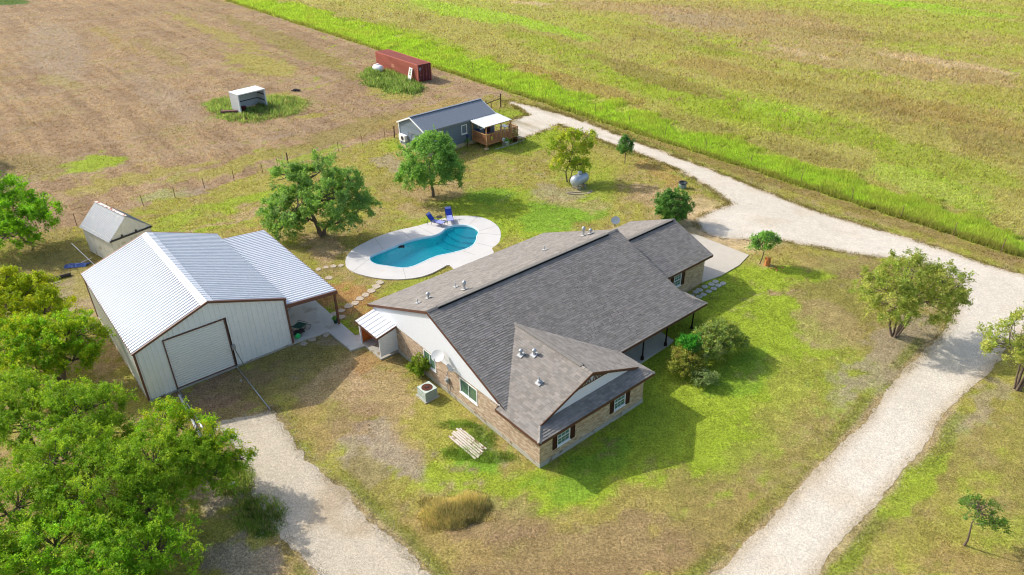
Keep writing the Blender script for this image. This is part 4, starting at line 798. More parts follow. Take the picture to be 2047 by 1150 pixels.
def rail(p, q, n_):
    P = Vector(p); Q = Vector(q); MB().bar(P+Vector((0,0,1.0)), Q+Vector((0,0,1.0)), .12, .05).build('handrail', wood2, cd); MB().bar(P+Vector((0,0,.12)), Q+Vector((0,0,.12)), .04, .08).build('bottom_rail', wood, cd)
    me = MB().box(-.045,.045,-.018,.018,.0,.95).mesh('picket', wood); a = math.atan2(Q.y-P.y, Q.x-P.x)
    for i in range(n_): t = (i+.5)/n_; link('picket', me, cd, loc=P.lerp(Q, t)+Vector((0,0,.03)), rz=a)
rail((D0,DV,DZf), (D1,DV,DZf), 24); rail((D0,DV,DZf), (D0,-.15,DZf), 14); rail((D1,DV,DZf), (D1,-1.3,DZf), 8)
for x, y in ((D0,DV),(D0,-.2),(8.9,DV),(10.35,DV),(D1,DV),(D1,-1.3)): MB().box(x-.05,x+.05,y-.05,y+.05,DZf-.2, 2.68 if x < 10.5 and (y == DV or x == D0) else DZf+1.05).build('post', wood2, cd)
k = 5; w = (10.5-6.40)/k; dl = Vector((0,-2.75,-.20)); dL = dl.length; dl.normalize()
pr = link('porch_roof', MB().bar((6.5,DV+.12,2.70),(10.45,DV+.12,2.70),.08,.14).mesh('porch_roof', wood2), cd)
for i in range(k): MB().ribbed((6.40+i*w, -.12, 2.99), (1,0,0), dl, Vector((0,-.2,2.75)).normalized(), w, lambda q: dL, pitch=w/3, rib=.035, rw=.04).build('roof_panel', metal_w, pr)
MB().bar((6.38,-.12,2.92), (6.38,-2.87,2.72), .03, .14).build('fascia', frame_m, pr)
# ---------------------------------------------------------------- shipping container
bx_ = BOXC; ct = thing('shipping_container', 'long rusty red shipping container at the edge of the field', 'shipping container', (bx_[0], bx_[1], 0), bx_[2])
red = mat('container_red', srgb(178,102,86), .65, var=.08, vs=1.5, fine=.05, dirt=srgb(150,96,80), ds=1.5, dth=.6); redd = mat('container_door_red', srgb(104,44,44), .6, var=.1); CW, CL_, CH = 2.44, 12.19, 2.59
def corr(o, wd, ld, nr, width, length, pitch=.28): return MB().ribbed(o, wd, ld, nr, width, lambda q: length, pitch=pitch, rib=.036, rw=.08)
corr((.03,.06,.1), (0,1,0), (0,0,1), (-1,0,0), CL_-.12, CH-.2).build('side_wall', red, ct); corr((CW-.03,.06,.1), (0,1,0), (0,0,1), (1,0,0), CL_-.12, CH-.2).build('side_wall', red, ct)
corr((.05,.06,CH-.05), (0,1,0), (1,0,0), (0,0,1), CL_-.12, CW-.1).build('roof', red, ct); corr((.05,CL_-.03,.1), (1,0,0), (0,0,1), (0,1,0), CW-.1, CH-.2).build('end_wall', red, ct)
for x in (.06, CW-.06):
    for y in (.06, CL_-.06): MB().box(x-.07,x+.07,y-.07,y+.07,0,CH+.005).build('corner_post', red, ct)
    for z in (.08, CH-.05): MB().box(x-.055,x+.055,.13,CL_-.13,z-.06,z+.06).build('side_rail', red, ct)
for y in (.04, CL_-.04):
    for z in (.08, CH-.06): MB().box(.13,CW-.13,y-.05,y+.05,z-.06,z+.06).build('end_rail', redd if y < 1 else red, ct)
MB().box(.1,CW-.1,.08,CL_-.1,.1,.16).build('floor', redd, ct); pale = mat('container_bar', srgb(170,120,124), .5)
for i in range(2):
    x0 = .14+i*1.085; dd = link('door', MB().box(x0, x0+1.07, .03, .07, .16, CH-.14).mesh('door', redd), ct)
    for k in range(4): z = .3+k*.56; MB().box(x0+.06, x0+1.01, .012, .03, z, z+.42).build('door_panel', redd, dd)
    for k in (.3, .78): MB().tube([(x0+k, -.01, .16), (x0+k, -.01, CH-.14)], .018, 6).build('lock_rod', pale, dd)
    for k in (.4, 2.1): MB().box(x0+(-.02 if i == 0 else .98), x0+(.1 if i == 0 else 1.08), .0, .03, k, k+.12).build('hinge', pale, dd)
    MB().box(x0+.22, x0+.42, -.03, 0, .95, 1.05).build('handle', pale, dd)
MB().box(.22, .62, .0, .011, 1.75, 2.15).build('data_plate', mat('plate_blue_grey', srgb(120,140,158), .5), ct); MB().box(-.012, -.006+.03, 6.6, 7.6, .95, 1.5).build('patch', mat('container_patch', srgb(178,118,92), .7), ct)
dw = thing('leaning_door', 'white panel door with a glazed window leaning against the red container', 'door', frame(*bx_)(-.62, 1.7)+(0,), bx_[2])
M = Matrix.Rotation(R(15), 4, 'Y'); 
def tl(b): b.V = [tuple(M @ Vector(v)) for v in b.V]; return b
tl(MB().box(-.02,.02,-.45,.45,0,2.0)).build('panel', frame_m, dw)
for k in range(3): tl(MB().box(-.032,-.02,-.22,.22,.85+k*.34,1.15+k*.34)).build('glass_pane', glass, dw)
# ---------------------------------------------------------------- trees and shrubs
bark = mat('bark_grey', srgb(112,98,84), .95, var=.2, vs=6, bump=.02, bs=25); leafm = leafmat('leaf', .36)
def hgt(base, top):
    """height of a point above base that appears at pixel row top"""
    X, Y, Z = base; lo, hi = 0, 20
    for _ in range(30):
        m = (lo+hi)/2; z = Z+m-CAM_H; cp, sp = math.cos(CAM_P), math.sin(CAM_P); d = Y*cp-z*sp; u = CAM_F*X/d; v = -CAM_F*(Y*sp+z*cp)/d
        if 575+math.sin(CAM_R)*u+math.cos(CAM_R)*v > top: lo = m
        else: hi = m
    return lo
def leaves(C, rad, out, per, size, cols, seed, asp=.55, twig=1.0, up=.35):
    """leaf quads along twigs that leave each cluster centre; returns vertices, colours"""
    g = np.random.default_rng(seed); n = len(C); k = per
    tw = 7; lt = max(1, k//tw); N = n*tw*lt
    ci = np.repeat(np.arange(n), tw*lt); ti = np.repeat(np.arange(n*tw), lt)
    d = g.normal(size=(n*tw, 3)); d /= np.linalg.norm(d, axis=1)[:, None]; d = d+np.repeat(out, tw, 0)*.75; d[:, 2] += up*.5; d /= np.linalg.norm(d, axis=1)[:, None]
    ln = g.uniform(.55, 1.15, n*tw)*np.repeat(rad, tw)*twig; o0 = g.normal(size=(n*tw, 3))*np.repeat(rad, tw)[:, None]*.28
    t = g.uniform(.05, 1, N); p = C[ci]+o0[ti]+d[ti]*(ln[ti]*t)[:, None]; p[:, 2] -= (t**2)*ln[ti]*.22
    p += g.normal(size=(N, 3))*size*.45
    a = d[ti]*.7+g.normal(size=(N, 3))*.8; a /= np.linalg.norm(a, axis=1)[:, None]
    nrm = g.normal(size=(N, 3))*.75+out[ci]*.5; nrm[:, 2] += .75; b = np.cross(nrm, a); b /= np.linalg.norm(b, axis=1)[:, None]+1e-9
    s = size*g.uniform(.6, 1.3, N)[:, None]; P = np.stack([p-a*s*.5, p+b*s*asp*.5, p+a*s*.5, p-b*s*asp*.5], 1)
    cc = np.array(cols); w = g.integers(0, len(cc), n); base = cc[w]*g.uniform(.75, 1.25, n)[:, None]
    alt = cc[g.integers(0, len(cc), N)]; c = base[ci]*.62+alt*.38; c = c*g.uniform(.7, 1.3, N)[:, None]
    return P.reshape(-1, 3), np.repeat(c, 4, 0)
def blob_centres(lobes, n, g, rough=.16, low=-.5, clump=.3):
    """cluster centres spread over the surface and the inside of overlapping ellipsoid lobes"""
    w = np.array([l[3]*l[4]+l[3]*l[5]+l[4]*l[5] for l in lobes]); w /= w.sum(); C = []; O = []
    while len(C) < n:
        l = lobes[g.choice(len(lobes), p=w)]; d = g.normal(size=3); d /= np.linalg.norm(d)
        if d[2] < low: continue
        r = g.uniform(.5, 1.0)**.5*(1+rough*g.normal()); r = min(r, 1.25); p = np.array(l[:3])+d*np.array(l[3:6])*r
        if any(np.linalg.norm((p-np.array(m[:3]))/np.array(m[3:6])) < .55 for m in lobes if m is not l) and g.random() < .75: continue
        C.append(p); O.append(d)
    C = np.array(C); O = np.array(O)
    if n >= 60:                                             # gather the clusters round fewer boughs, so gaps open between them
        nb = max(12, n//5); k = np.argmin(((C[:, None]-C[None, :nb])**2).sum(-1), 1); rr = np.mean([l[3] for l in lobes])
        C = C*(1-clump)+C[k]*clump+g.normal(size=C.shape)*.03*rr
    return C, O
def tree(name, label, cat, base, lobes, nclus, per, size, cr, cols, tr=.14, stems=1, seed=1, group=None, spread=0, low=-.5, trunk_mat=None, barkh=.5, rough=.16, twig=1.0, asp=.55, limbs=True, clump=.3):
    """lobes in metres relative to the base: (x, y, z, rx, ry, rz)"""
    t = thing(name, label, cat, base, 0, group); g = np.random.default_rng(seed)
    C, O = blob_centres(lobes, nclus, g, rough, low, clump); C[:, 2] = np.maximum(C[:, 2], .15)
    rad = cr*g.uniform(.7, 1.35, nclus); V, c = leaves(C, rad, O, per, size, cols, seed+5, asp, twig); V[:, 2] = np.maximum(V[:, 2], .03)
    me = np_mesh('crown', V, np.arange(len(V)).reshape(-1, 4), 4, leafm, c); link('crown', me, t)
    b = MB(); zc = min(l[2]-l[5]*.35 for l in lobes); hub = []
    for k in range(stems):
        a = 2*PI*k/stems+g.uniform(0, .6); s0 = spread*.25; l = lobes[k % len(lobes)]; top = np.array(l[:3])*np.array([.65, .65, .95]); r = tr*(1 if stems == 1 else g.uniform(.7, 1.1))
        p0 = np.array([math.cos(a)*s0*(stems > 1), math.sin(a)*s0*(stems > 1), -.08]); mid = p0*.5+np.array([math.cos(a)*spread*.6*(stems > 1), math.sin(a)*spread*.6*(stems > 1), max(zc, .4)*.8])*.9+g.normal(size=3)*.06
        pts = [p0, p0*.9+np.array([0,0,.12]), (p0+mid)/2+g.normal(size=3)*.04, mid, (mid+top)/2+g.normal(size=3)*.08, top]; b.tube(pts, [r*1.7, r*1.15, r, r*.85, r*.55, r*.2], 8); hub += [mid, (mid+top)/2, top]
    hub = np.array(hub)
    if limbs:
        J = []
        for l in lobes:
            e = np.array(l[:3]); h = hub[np.argmin(np.linalg.norm(hub-e, axis=1)+(hub[:, 2] > e[2])*2)]; m = (h+e)/2+g.normal(size=3)*.15*l[3]; b.tube([h, m, e], [tr*.5, tr*.36, tr*.16], 6); J += [m, e]
        J = np.array(J+list(hub)); 
        for i in g.choice(nclus, min(nclus, 110), replace=False):
            p = C[i]; h = J[np.argmin(np.linalg.norm(J-p, axis=1)+np.maximum(J[:, 2]-p[2], 0)*1.5)]; m = (h+p)/2+g.normal(size=3)*.08; b.tube([h, m, p], [tr*.16+.012, tr*.10+.008, .008], 4, False)
    b.build('trunk', trunk_mat or bark, t, True); return t
OAK = [(0.181,0.327,0.071),(0.268,0.447,0.097),(0.358,0.568,0.148),(0.215,0.361,0.131)]; OAKB = [(0.19,0.374,0.076),(0.254,0.476,0.102),(0.331,0.55,0.153),(0.153,0.3,0.076)]
YEL = [(0.419,0.507,0.052),(0.313,0.45,0.042),(0.544,0.546,0.061),(0.189,0.312,0.031)]; DGR = [(0.074,0.186,0.046),(0.116,0.262,0.062),(0.169,0.35,0.073)]; CRA = [(0.4,0.463,0.091),(0.294,0.39,0.069),(0.506,0.511,0.138),(0.213,0.293,0.057)]
MES = [(0.238,0.408,0.028),(0.3,0.471,0.034),(0.41,0.535,0.043),(0.158,0.299,0.02),(0.205,0.362,0.023)]; MES2 = [(0.172,0.389,0.02),(0.259,0.535,0.023),(0.366,0.632,0.03),(0.108,0.268,0.017)]; MESY = [(0.421,0.502,0.02),(0.547,0.557,0.027),(0.295,0.391,0.016),(0.211,0.317,0.014)]
b0 = G(645,470)
tree('oak_tree', 'large dark green oak with several separate rounded clumps beside the pool', 'tree', b0, [(-3.6,.3,2.2,1.7,1.8,1.7),(-2.6,1.5,5.2,1.5,1.5,1.2),(.3,1.2,5.6,2.3,2.0,1.4),(3.0,.8,4.7,1.4,1.5,1.3),(-1.6,-.9,3.2,2.1,2.0,1.7),(1.8,-.8,3.9,2.3,2.0,1.8),(3.7,-.3,2.6,1.6,1.6,1.3),(-3.0,-.9,1.5,1.6,1.5,1.2),(2.2,-1.2,1.9,1.6,1.5,1.0),(0.2,.4,3.9,1.8,1.6,1.4)], 560, 98, .17, .42, OAK, .22, 2, 11, spread=.5, low=-.75)
b0 = G(866,393)
tree('oak_tree', 'round mid green oak in front of the grey cabin', 'tree', b0, [(-.2,0,3.7,2.7,2.6,2.5),(-1.7,-.3,2.4,1.7,1.7,1.3),(1.5,.1,2.7,1.7,1.8,1.5),(.3,.8,5.0,1.7,1.7,1.2)], 420, 98, .16, .42, OAKB, .15, 1, 21, low=-.7, clump=.2)
b0 = G(1136,364)
tree('chinaberry_tree', 'sparse yellow green tree leaning over the grey propane tank', 'tree', b0, [(-1.2,.2,2.3,1.0,1.1,1.1),(.6,.5,3.3,1.6,1.5,1.5),(-.9,.6,4.1,1.2,1.2,1.0),(1.7,.4,4.7,1.1,1.1,.9),(1.2,-.2,2.0,1.1,1.0,.8),(.2,0,5.3,.8,.8,.6)], 190, 63, .17, .38, YEL, .07, 2, 31, spread=.6, low=-.9, rough=.3)
b0 = G(1249,327)
tree('young_oak', 'small dark green tree with bare stem beside the gravel lane', 'tree', b0, [(0,0,2.2,.78,.78,.95),(.0,0,1.5,.6,.6,.5)], 75, 77, .13, .24, DGR, .045, 1, 41, clump=0)
b0 = G(1343,447)
tree('holly_bush', 'dense dark green rounded tree just behind the garage roof', 'tree', b0, [(0,0,1.75,1.35,1.3,1.5),(0,0,.8,1.0,1.0,.8)], 170, 98, .15, .34, DGR, .08, 1, 51, clump=0)
b0 = G(1519,528)
tree('young_oak', 'small thin green tree next to the orange stump by the concrete driveway', 'tree', b0, [(-.3,0,1.9,.7,.7,.55),(.45,.1,2.3,.7,.65,.6),(.1,-.1,2.8,.55,.5,.4)], 60, 56, .17, .27, OAKB, .045, 1, 61, rough=.25)
b0 = G(1787,672)
tree('crape_myrtle', 'wide yellow green crape myrtle with several pale stems left of the gravel lane', 'tree', b0, [(-1.4,0,3.6,1.9,2.1,1.5),(.4,.6,4.4,2.2,2.2,1.4),(2.4,.3,4.0,1.7,1.8,1.2),(3.1,.3,3.2,1.1,1.2,.9),(-1.0,-.6,2.7,1.4,1.5,.9),(1.2,-.5,3.0,1.8,1.6,1.0),(.6,1.2,5.4,.5,.5,.6)], 420, 91, .12, .40, CRA, .085, 6, 71, spread=.9, rough=.22, low=-.6)
b0 = G(2033,778)
tree('crape_myrtle', 'pale green crape myrtle cut by the right edge of the picture', 'tree', b0, [(-1.7,0,3.6,1.6,1.6,1.2),(.8,.4,4.8,1.8,1.8,1.3),(.2,-.6,3.0,1.4,1.4,1.0),(2.0,0,3.6,1.5,1.5,1.3)], 260, 84, .12, .36, CRA, .08, 5, 81, spread=.7, rough=.28, low=-.6)
b0 = G(1928,1090)
tree('sapling', 'thin sapling with few light green leaves on the lower right lawn', 'tree', b0, [(.1,0,2.2,.85,.8,.7),(.9,-.1,1.6,.6,.5,.4),(-.3,.1,2.8,.45,.5,.45)], 60, 42, .10, .26, [(.13,.25,.04),(.10,.21,.035),(.16,.27,.07)], .05, 1, 91, rough=.3)
# bushes by the porch
REDG = [(0.294,0.33,0.058),(0.402,0.428,0.078),(0.17,0.253,0.039),(0.309,0.253,0.065)]; ROS = [(0.263,0.374,0.109),(0.197,0.312,0.078),(0.303,0.333,0.156),(0.132,0.25,0.047)]; BGR = [(0.078,0.343,0.036),(0.125,0.468,0.048),(0.062,0.234,0.024)]; GRG = [(0.255,0.333,0.127),(0.353,0.431,0.164),(0.176,0.255,0.091)]
grp = 'bushes beside the front porch'
def bush(label, px, py, lobes, n, per, size, cr, cols, seed): return tree('bush', label, 'bush', G(px, py), lobes, n, per, size, cr, cols, .035, 3, seed, grp, .3, -.3)
bush('golden brown bush nearest the house corner, beside the porch', 1368,745, [(0,0,.8,1.1,1.0,.75),(-.2,.5,1.1,.6,.6,.5)], 150, 63, .11, .26, REDG, 101)
bush('small bright green bush between the golden and rose brown bushes', 1378,735, [(-.1,.4,1.5,.6,.6,.75)], 60, 70, .11, .22, BGR, 102)
bush('wide rose brown bush in the middle of the porch row', 1410,722, [(0,0,1.1,1.3,1.2,.95),(.6,.6,1.4,1.2,1.0,.9)], 240, 63, .11, .28, ROS+CRA, 103)
bush('far green and brown bush at the end of the porch row', 1432,705, [(.2,.3,1.3,1.2,1.1,1.0),(1.1,.0,.9,.9,.8,.7)], 200, 63, .11, .28, CRA+ROS[:2], 104)
bush('low pale grey green bush at the lawn side of the porch row', 1406,768, [(0,0,.5,.75,.65,.5)], 60, 56, .10, .24, GRG, 105)
bush('tall bright green leafy weed beside the air conditioner', 846,752, [(0,.1,.8,.55,.6,.75),(-.5,.2,.4,.4,.4,.35)], 60, 63, .14, .28, [(.14,.27,.02),(.20,.32,.03),(.25,.30,.04)], 106)['group'] = 'weeds by the house wall'
# woodland edge on the left: each tree on its own
grp = 'trees on the left edge'
def ltree(label, px, py, dz, lobes, n, per, size, cr, cols, seed, tr=.16, stems=2):
    x, y, z = G(px, py, dz); tree('mesquite_tree', label, 'tree', (x, y, z-dz), lobes, n, per, size, cr, cols, tr, stems, seed, grp, .6, -.45, rough=.22, clump=.38)
ltree('dark green tree topmost on the left edge beside the old metal shed', 30, 425, 3.0, [(0,0,3.3,2.6,2.4,1.9),(-1.5,1.2,4.6,1.9,1.8,1.4),(1.9,-1.0,2.9,2.2,2.1,1.5),(-2.6,-1.0,3.0,2.0,2.0,1.6),(.2,-2.4,1.9,2.2,1.6,1.2)], 430, 91, .16, .48, MES2, 201)
ltree('yellow tipped tree on the left edge below the topmost dark tree', 40, 620, 3.0, [(0,0,3.2,2.4,2.2,1.7),(-1.9,1.4,3.9,1.8,1.7,1.3),(1.9,-.6,3.0,1.9,1.8,1.3),(-.5,2.2,3.2,1.6,1.5,1.1)], 520, 98, .13, .36, MESY, 202)
ltree('spreading green tree whose boughs reach towards the shop side wall', 95, 690, 3.0, [(0,0,3.0,2.2,2.0,1.5),(1.6,.7,3.2,1.7,1.6,1.2),(-1.8,.1,3.2,1.9,1.8,1.4),(1.8,-.7,2.3,1.4,1.2,1.0),(-.4,-2.0,2.8,1.8,1.6,1.3)], 620, 98, .115, .40, MESY+MES2, 203)
ltree('bright green tree in front of the shop side wall, left of the roller door', 70, 850, 3.4, [(0,0,3.6,2.5,2.4,1.7),(-2.2,1.3,4.0,2.1,2.0,1.5),(2.2,1.0,3.5,2.0,1.9,1.3),(3.5,.3,2.5,1.4,1.2,.9)], 780, 119, .095, .38, MES, 204, .2)
ltree('widest bright green tree filling the lower left corner', 195, 985, 3.2, [(0,0,3.5,2.6,2.5,1.9),(2.0,1.8,3.3,2.1,2.0,1.5),(-2.2,1.6,3.8,2.2,2.1,1.7),(2.6,-.6,2.7,1.7,1.6,1.3),(3.3,2.6,2.5,1.7,1.5,1.1),(4.6,2.3,2.0,1.3,1.1,.8)], 1150, 119, .088, .38, MES, 205, .22, 3)
ltree('green tree at the bottom left, cut by the lower edge of the picture', 215, 1110, 3.0, [(0,0,3.0,2.3,2.2,1.6),(1.9,.6,2.5,1.6,1.5,1.2),(-2.4,.3,3.2,2.1,2.0,1.6),(0,-2.0,2.8,2.2,1.8,1.5)], 700, 105, .10, .40, MES2+MES, 206, .18)
ltree('green tree in the very lower left corner', 20, 1040, 3.0, [(0,0,3.4,2.4,2.4,1.8),(-2.0,-1.0,3.3,2.0,2.0,1.6),(.3,-2.4,3.0,2.0,1.9,1.5)], 620, 98, .10, .42, MES, 207, .18)
ltree('leafy boughs hanging over the white pipes by the gravel drive', 385, 865, 3.4, [(0,0,3.5,1.4,1.1,.8),(1.5,-.4,3.0,1.1,.8,.55),(-1.6,.4,3.8,1.4,1.2,1.0),(2.6,-.9,2.3,.8,.6,.4),(-.6,-.8,2.4,1.2,.8,.6)], 230, 91, .10, .34, MESY+MES2, 208, .09)
x, y, _ = G(-120, 330); tree('mesquite_tree', 'tree beyond the left edge of the picture that shades the field', 'tree', (x, y, 0), [(0,0,4.0,3.2,3.0,2.4)], 200, 70, .25, .6, MES2, .2, 1, 209, grp)
x, y, _ = G(-150, 440); tree('mesquite_tree', 'tree beyond the left edge of the picture behind the topmost dark tree', 'tree', (x, y, 0), [(0,0,4.0,3.4,3.0,2.4)], 200, 70, .25, .6, MES2, .2, 1, 210, grp)
# ---------------------------------------------------------------- grasses
bladem = leafmat('grass_blade', .45, .8, (1.15, 1.12, .85))
def blade_mesh(name, X, Y, H, Wd, C, g, lean=.5, mat_=None):
    n = len(X); a = g.uniform(0, 2*PI, n); l = g.uniform(0, lean, n)*H; la = g.uniform(0, 2*PI, n); Z = terr(X, Y)-.01
    dx = np.cos(a)*Wd/2; dy = np.sin(a)*Wd/2; V = np.stack([np.stack([X-dx, Y-dy, Z], 1), np.stack([X+dx, Y+dy, Z], 1), np.stack([X+np.cos(la)*l, Y+np.sin(la)*l, Z+H], 1)], 1).reshape(-1, 3)
    return np_mesh(name, V, np.arange(3*n).reshape(-1, 3), 3, mat_ or bladem, np.repeat(C, 3, 0))
g = np.random.default_rng(3); N = 900000
yy = np.exp(g.uniform(math.log(20), math.log(235), N)); xx = g.uniform(-.80, .80, N)*yy*(1+9/yy)
ok = ~bare(xx, yy); xx = xx[ok]; yy = yy[ok]; C, H = ground_info(xx, yy); ok = H > .03; ok |= g.random(len(xx)) < .3; xx, yy, C, H = xx[ok], yy[ok], C[ok], H[ok]
dens = fbm(xx, yy, 1.3, 121, 3); ok = g.random(len(xx)) < .78+dens*1.2; xx, yy, C, H = xx[ok], yy[ok], C[ok], H[ok]
tall = H > .3; sc = np.clip(yy/45, .6, 5); hh_ = np.where(tall, H*.35, np.minimum(H*1.15, .22))*g.uniform(.5, 1.6, len(xx))*np.where(tall, 1, np.clip(sc, .7, 2)); ww = np.where(tall, .09, .055)*sc*g.uniform(.6, 1.5, len(xx))
Cc = 1.3*C*g.uniform(.5, 1.6, len(xx))[:, None]; dry = g.random(len(xx)) < .18; Cc[dry] = Cc[dry]*.4+np.array(A_(TAN))*.62*g.uniform(.8, 1.3, dry.sum())[:, None]
o = link('grass', blade_mesh('grass', xx, yy, hh_, ww, Cc, g, 1.6), kind='stuff'); tag(o, 'short green and straw coloured grass covering the lawns and fields', 'grass')
# tufts leaning over the gravel edges
g = np.random.default_rng(23); q = []
for P, n_ in ((LANE, 60000), (LANE3, 26000)):
    seg = np.roll(P, -1, 0)-P; L = np.linalg.norm(seg, axis=1); i = g.choice(len(P), n_, p=L/L.sum()); nrm = np.stack([seg[i, 1], -seg[i, 0]], 1)/L[i][:, None]; q.append(P[i]+seg[i]*g.random(n_)[:, None]+g.normal(size=(n_, 2))*.22)
q = np.concatenate(q); q = q[(q[:, 1] > 18) & (q[:, 1] < 110)]; dn = fbm(q[:, 0], q[:, 1], 1.0, 131, 3); q = q[g.random(len(q)) < np.clip(.45+dn*2.4, 0, 1)]; m = np.zeros(len(q), bool)
for P in FOOT+SLABS: m |= inpoly(q[:, 0], q[:, 1], P)
q = q[~m]; C, H = ground_info(q[:, 0], q[:, 1]); Cc = (C*.5+np.array(A_(S3(140,142,66)))*.5)*g.uniform(.55, 1.5, len(q))[:, None]; s_q = np.clip(q[:, 1]/45, .7, 3)
o = link('edge_grass', blade_mesh('edge_grass', q[:, 0], q[:, 1], g.uniform(.04, .13, len(q))*s_q, .05*s_q, Cc, g, 1.2), kind='stuff'); tag(o, 'ragged grass tufts growing over both edges of the gravel', 'grass')
# tall strip
g = np.random.default_rng(5); N = 230000; t = g.random(N); vv = -14*np.ones(N)+np.exp(g.uniform(math.log(20), math.log(210), N))-18; uu = 46.6+g.beta(1.2, 1.6, N)*12.0
X_, Y_ = site(uu, vv) if False else (HX+math.cos(HA)*uu-math.sin(HA)*vv, HY+math.sin(HA)*uu+math.cos(HA)*vv)
C, H = ground_info(X_, Y_); ok = H > .22; X_, Y_, C, H, uu = X_[ok], Y_[ok], C[ok], H[ok], uu[ok]; edge = np.clip(1-(uu-47)/1.0, 0, 1)
Cc = 1.55*C*g.uniform(.6, 1.4, len(X_))[:, None]; Cc = Cc*(1-edge[:, None]*.5)+np.array(A_(S3(132,126,70)))*edge[:, None]*.5; sc = np.clip(Y_/70, .7, 2.5)
o = link('tall_grass', blade_mesh('tall_grass', X_, Y_, H*g.uniform(.6, 1.35, len(X_)), .09*sc, Cc, g, .5), kind='stuff'); tag(o, 'band of tall vivid green grass along the wire fence beyond the lane', 'tall grass')
# weed patches
def weeds(name, label, spots, cols, seed, hm=(.3,.8), w=.07, cat='weeds', kind='stuff', dens=1.0):
    g = np.random.default_rng(seed); XS = []; YS = []; HS_ = []; CS = []
    for px, py, rx, ry, n in spots:
        o_ = np.array(G(px, py)[:2]); e1 = np.array(G(px+rx, py)[:2])-o_; e2 = np.array(G(px, py-ry)[:2])-o_; a = g.uniform(0, 2*PI, n); r = np.sqrt(g.random(n))*(1+.18*np.sin(a*3+px)+.1*np.sin(a*7+py))*g.uniform(.8,1.25,n); p = o_+np.outer(r*np.cos(a), e1)+np.outer(r*np.sin(a), e2)
        XS.append(p[:, 0]); YS.append(p[:, 1]); HS_.append(g.uniform(*hm, n)*np.clip(1.12-.8*r**2, .2, 1.2)); cc = np.array(cols)[g.integers(0, len(cols), n)]; CS.append(cc*g.uniform(.7, 1.3, n)[:, None]*(.8+.4*sm(.5+fbm(p[:, 0], p[:, 1], .7, 7, 2)*3))[:, None])
    X_, Y_ = np.concatenate(XS), np.concatenate(YS); m = blade_mesh(name, X_, Y_, np.concatenate(HS_), w*g.uniform(.6, 1.4, len(X_)), np.concatenate(CS), g, .7); o = link(name, m, kind=kind); return tag(o, label, cat)
WG = [(0.257,0.429,0.076),(0.355,0.501,0.128),(0.474,0.501,0.204),(0.198,0.323,0.076)]; WD = [(0.416,0.4,0.128),(0.32,0.352,0.096),(0.512,0.448,0.192)]
weeds('weeds', 'tall weeds growing around the open white field shelter', [(445,213,34,18,3200),(560,208,58,18,4200),(490,236,60,10,1500),(560,225,40,10,1500),(510,222,24,6,800)], WG+WD[:1], 11, (.25,.7), .12)
weeds('weeds', 'green weeds and brush in front of the red shipping container', [(745,150,26,14,1800),(800,168,42,20,3800),(786,150,30,14,2200),(822,178,26,12,1500),(765,168,40,10,1500)], WG+[(.08,.16,.03)], 12, (.3,1.0), .13)
gc = weeds('ornamental_grass_clump', 'rounded clump of tall straw green grass standing alone beside the gravel drive', [(900,1028,64,30,11000),(940,1008,40,22,4500)], [(.62,.52,.22),(.55,.48,.2),(.7,.56,.28),(.42,.44,.14)], 13, (.25,.6), .05, 'grass clump'); del gc['kind']
weeds('weeds', 'rough dark green weeds between the left trees and the gravel drive', [(470,960,46,40,3500),(520,1030,60,44,4500),(450,930,40,26,1800)], [(.22,.36,.06),(.3,.42,.08),(.46,.44,.16)], 14, (.1,.35), .05)
weeds('weeds', 'tuft of bright grass around the pile of white boards', [(925,905,48,16,2500),(985,915,60,14,3000),(915,850,48,12,1800),(960,880,40,30,2500)], [(.20,.36,.05),(.26,.40,.06),(.32,.42,.09)], 15, (.06,.20), .035)
# ---------------------------------------------------------------- fences
steel = mat('rusty_post_steel', srgb(124,100,80), .8); woodp = mat('weathered_post', srgb(98,78,62), .9, var=.2)
def fence(label, pts, h, nw=3):
    b0 = G(*pts[0][:2]); t = thing('wire_fence', label, 'fence', b0); B = []
    for p in pts:
        x, y, z = G(p[0], p[1]); x -= b0[0]; y -= b0[1]; z -= b0[2]; B.append((x, y, z)); thick = len(p) > 2
        if thick: MB().tube([(x,y,z-.1),(x+.02,y,z+h+.25)], .075, 7).build('post', woodp, t)
        else: MB().bar((x,y,z-.1), (x+rng.uniform(-.05,.05),y,z+h), .045, .045, (0,1,0)).build('post', steel, t)
    for k in range(nw): MB().tube([(x,y,z+h*(.3+.64*k/(nw-1))) for x, y, z in B], .004, 4, False).build('wire', steel, t)
fence('rusty wire fence with thin steel posts between the back lawn and the brown field', [(79.6,468),(153.7,451),(220,430),(287.4,412.6),(350.4,396),(409.8,377.8),(468.5,362),(525.5,346.5),(557,330.5+8),(576.6,331,1),(627.7,316.5),(677,304.5),(725,292),(770,278),(789,276,1)], 1.25)
fence('wire fence running through the tall green grass along the lane', [(2080,533),(2000,505),(1905,471),(1800,436),(1702,402.5),(1600,366),(1500,332),(1410,301),(1330,274),(1258,249),(1190,226),(1120,203),(1058,183),(1000,162),(945,143),(905,129),(836,110)], 1.3)
cb = thing('corner_brace', 'dark wooden fence corner brace behind the grey cabin', 'fence brace', G(1001,215))
o = G(1001,215); q = [Vector(G(*p))-Vector(o) for p in ((1001,215),(982,221),(972,225))]
MB().tube([q[0], q[0]+Vector((0,0,1.9))], .09, 8).build('post', woodp, cb); MB().tube([q[1], q[1]+Vector((0,0,1.25))], .06, 8).build('post', woodp, cb); MB().tube([q[2], q[2]+Vector((0,0,1.6))], .08, 8).build('post', woodp, cb)
MB().tube([q[0]+Vector((0,0,1.25)), q[2]+Vector((0,0,1.15))], .06, 8).build('rail', woodp, cb)
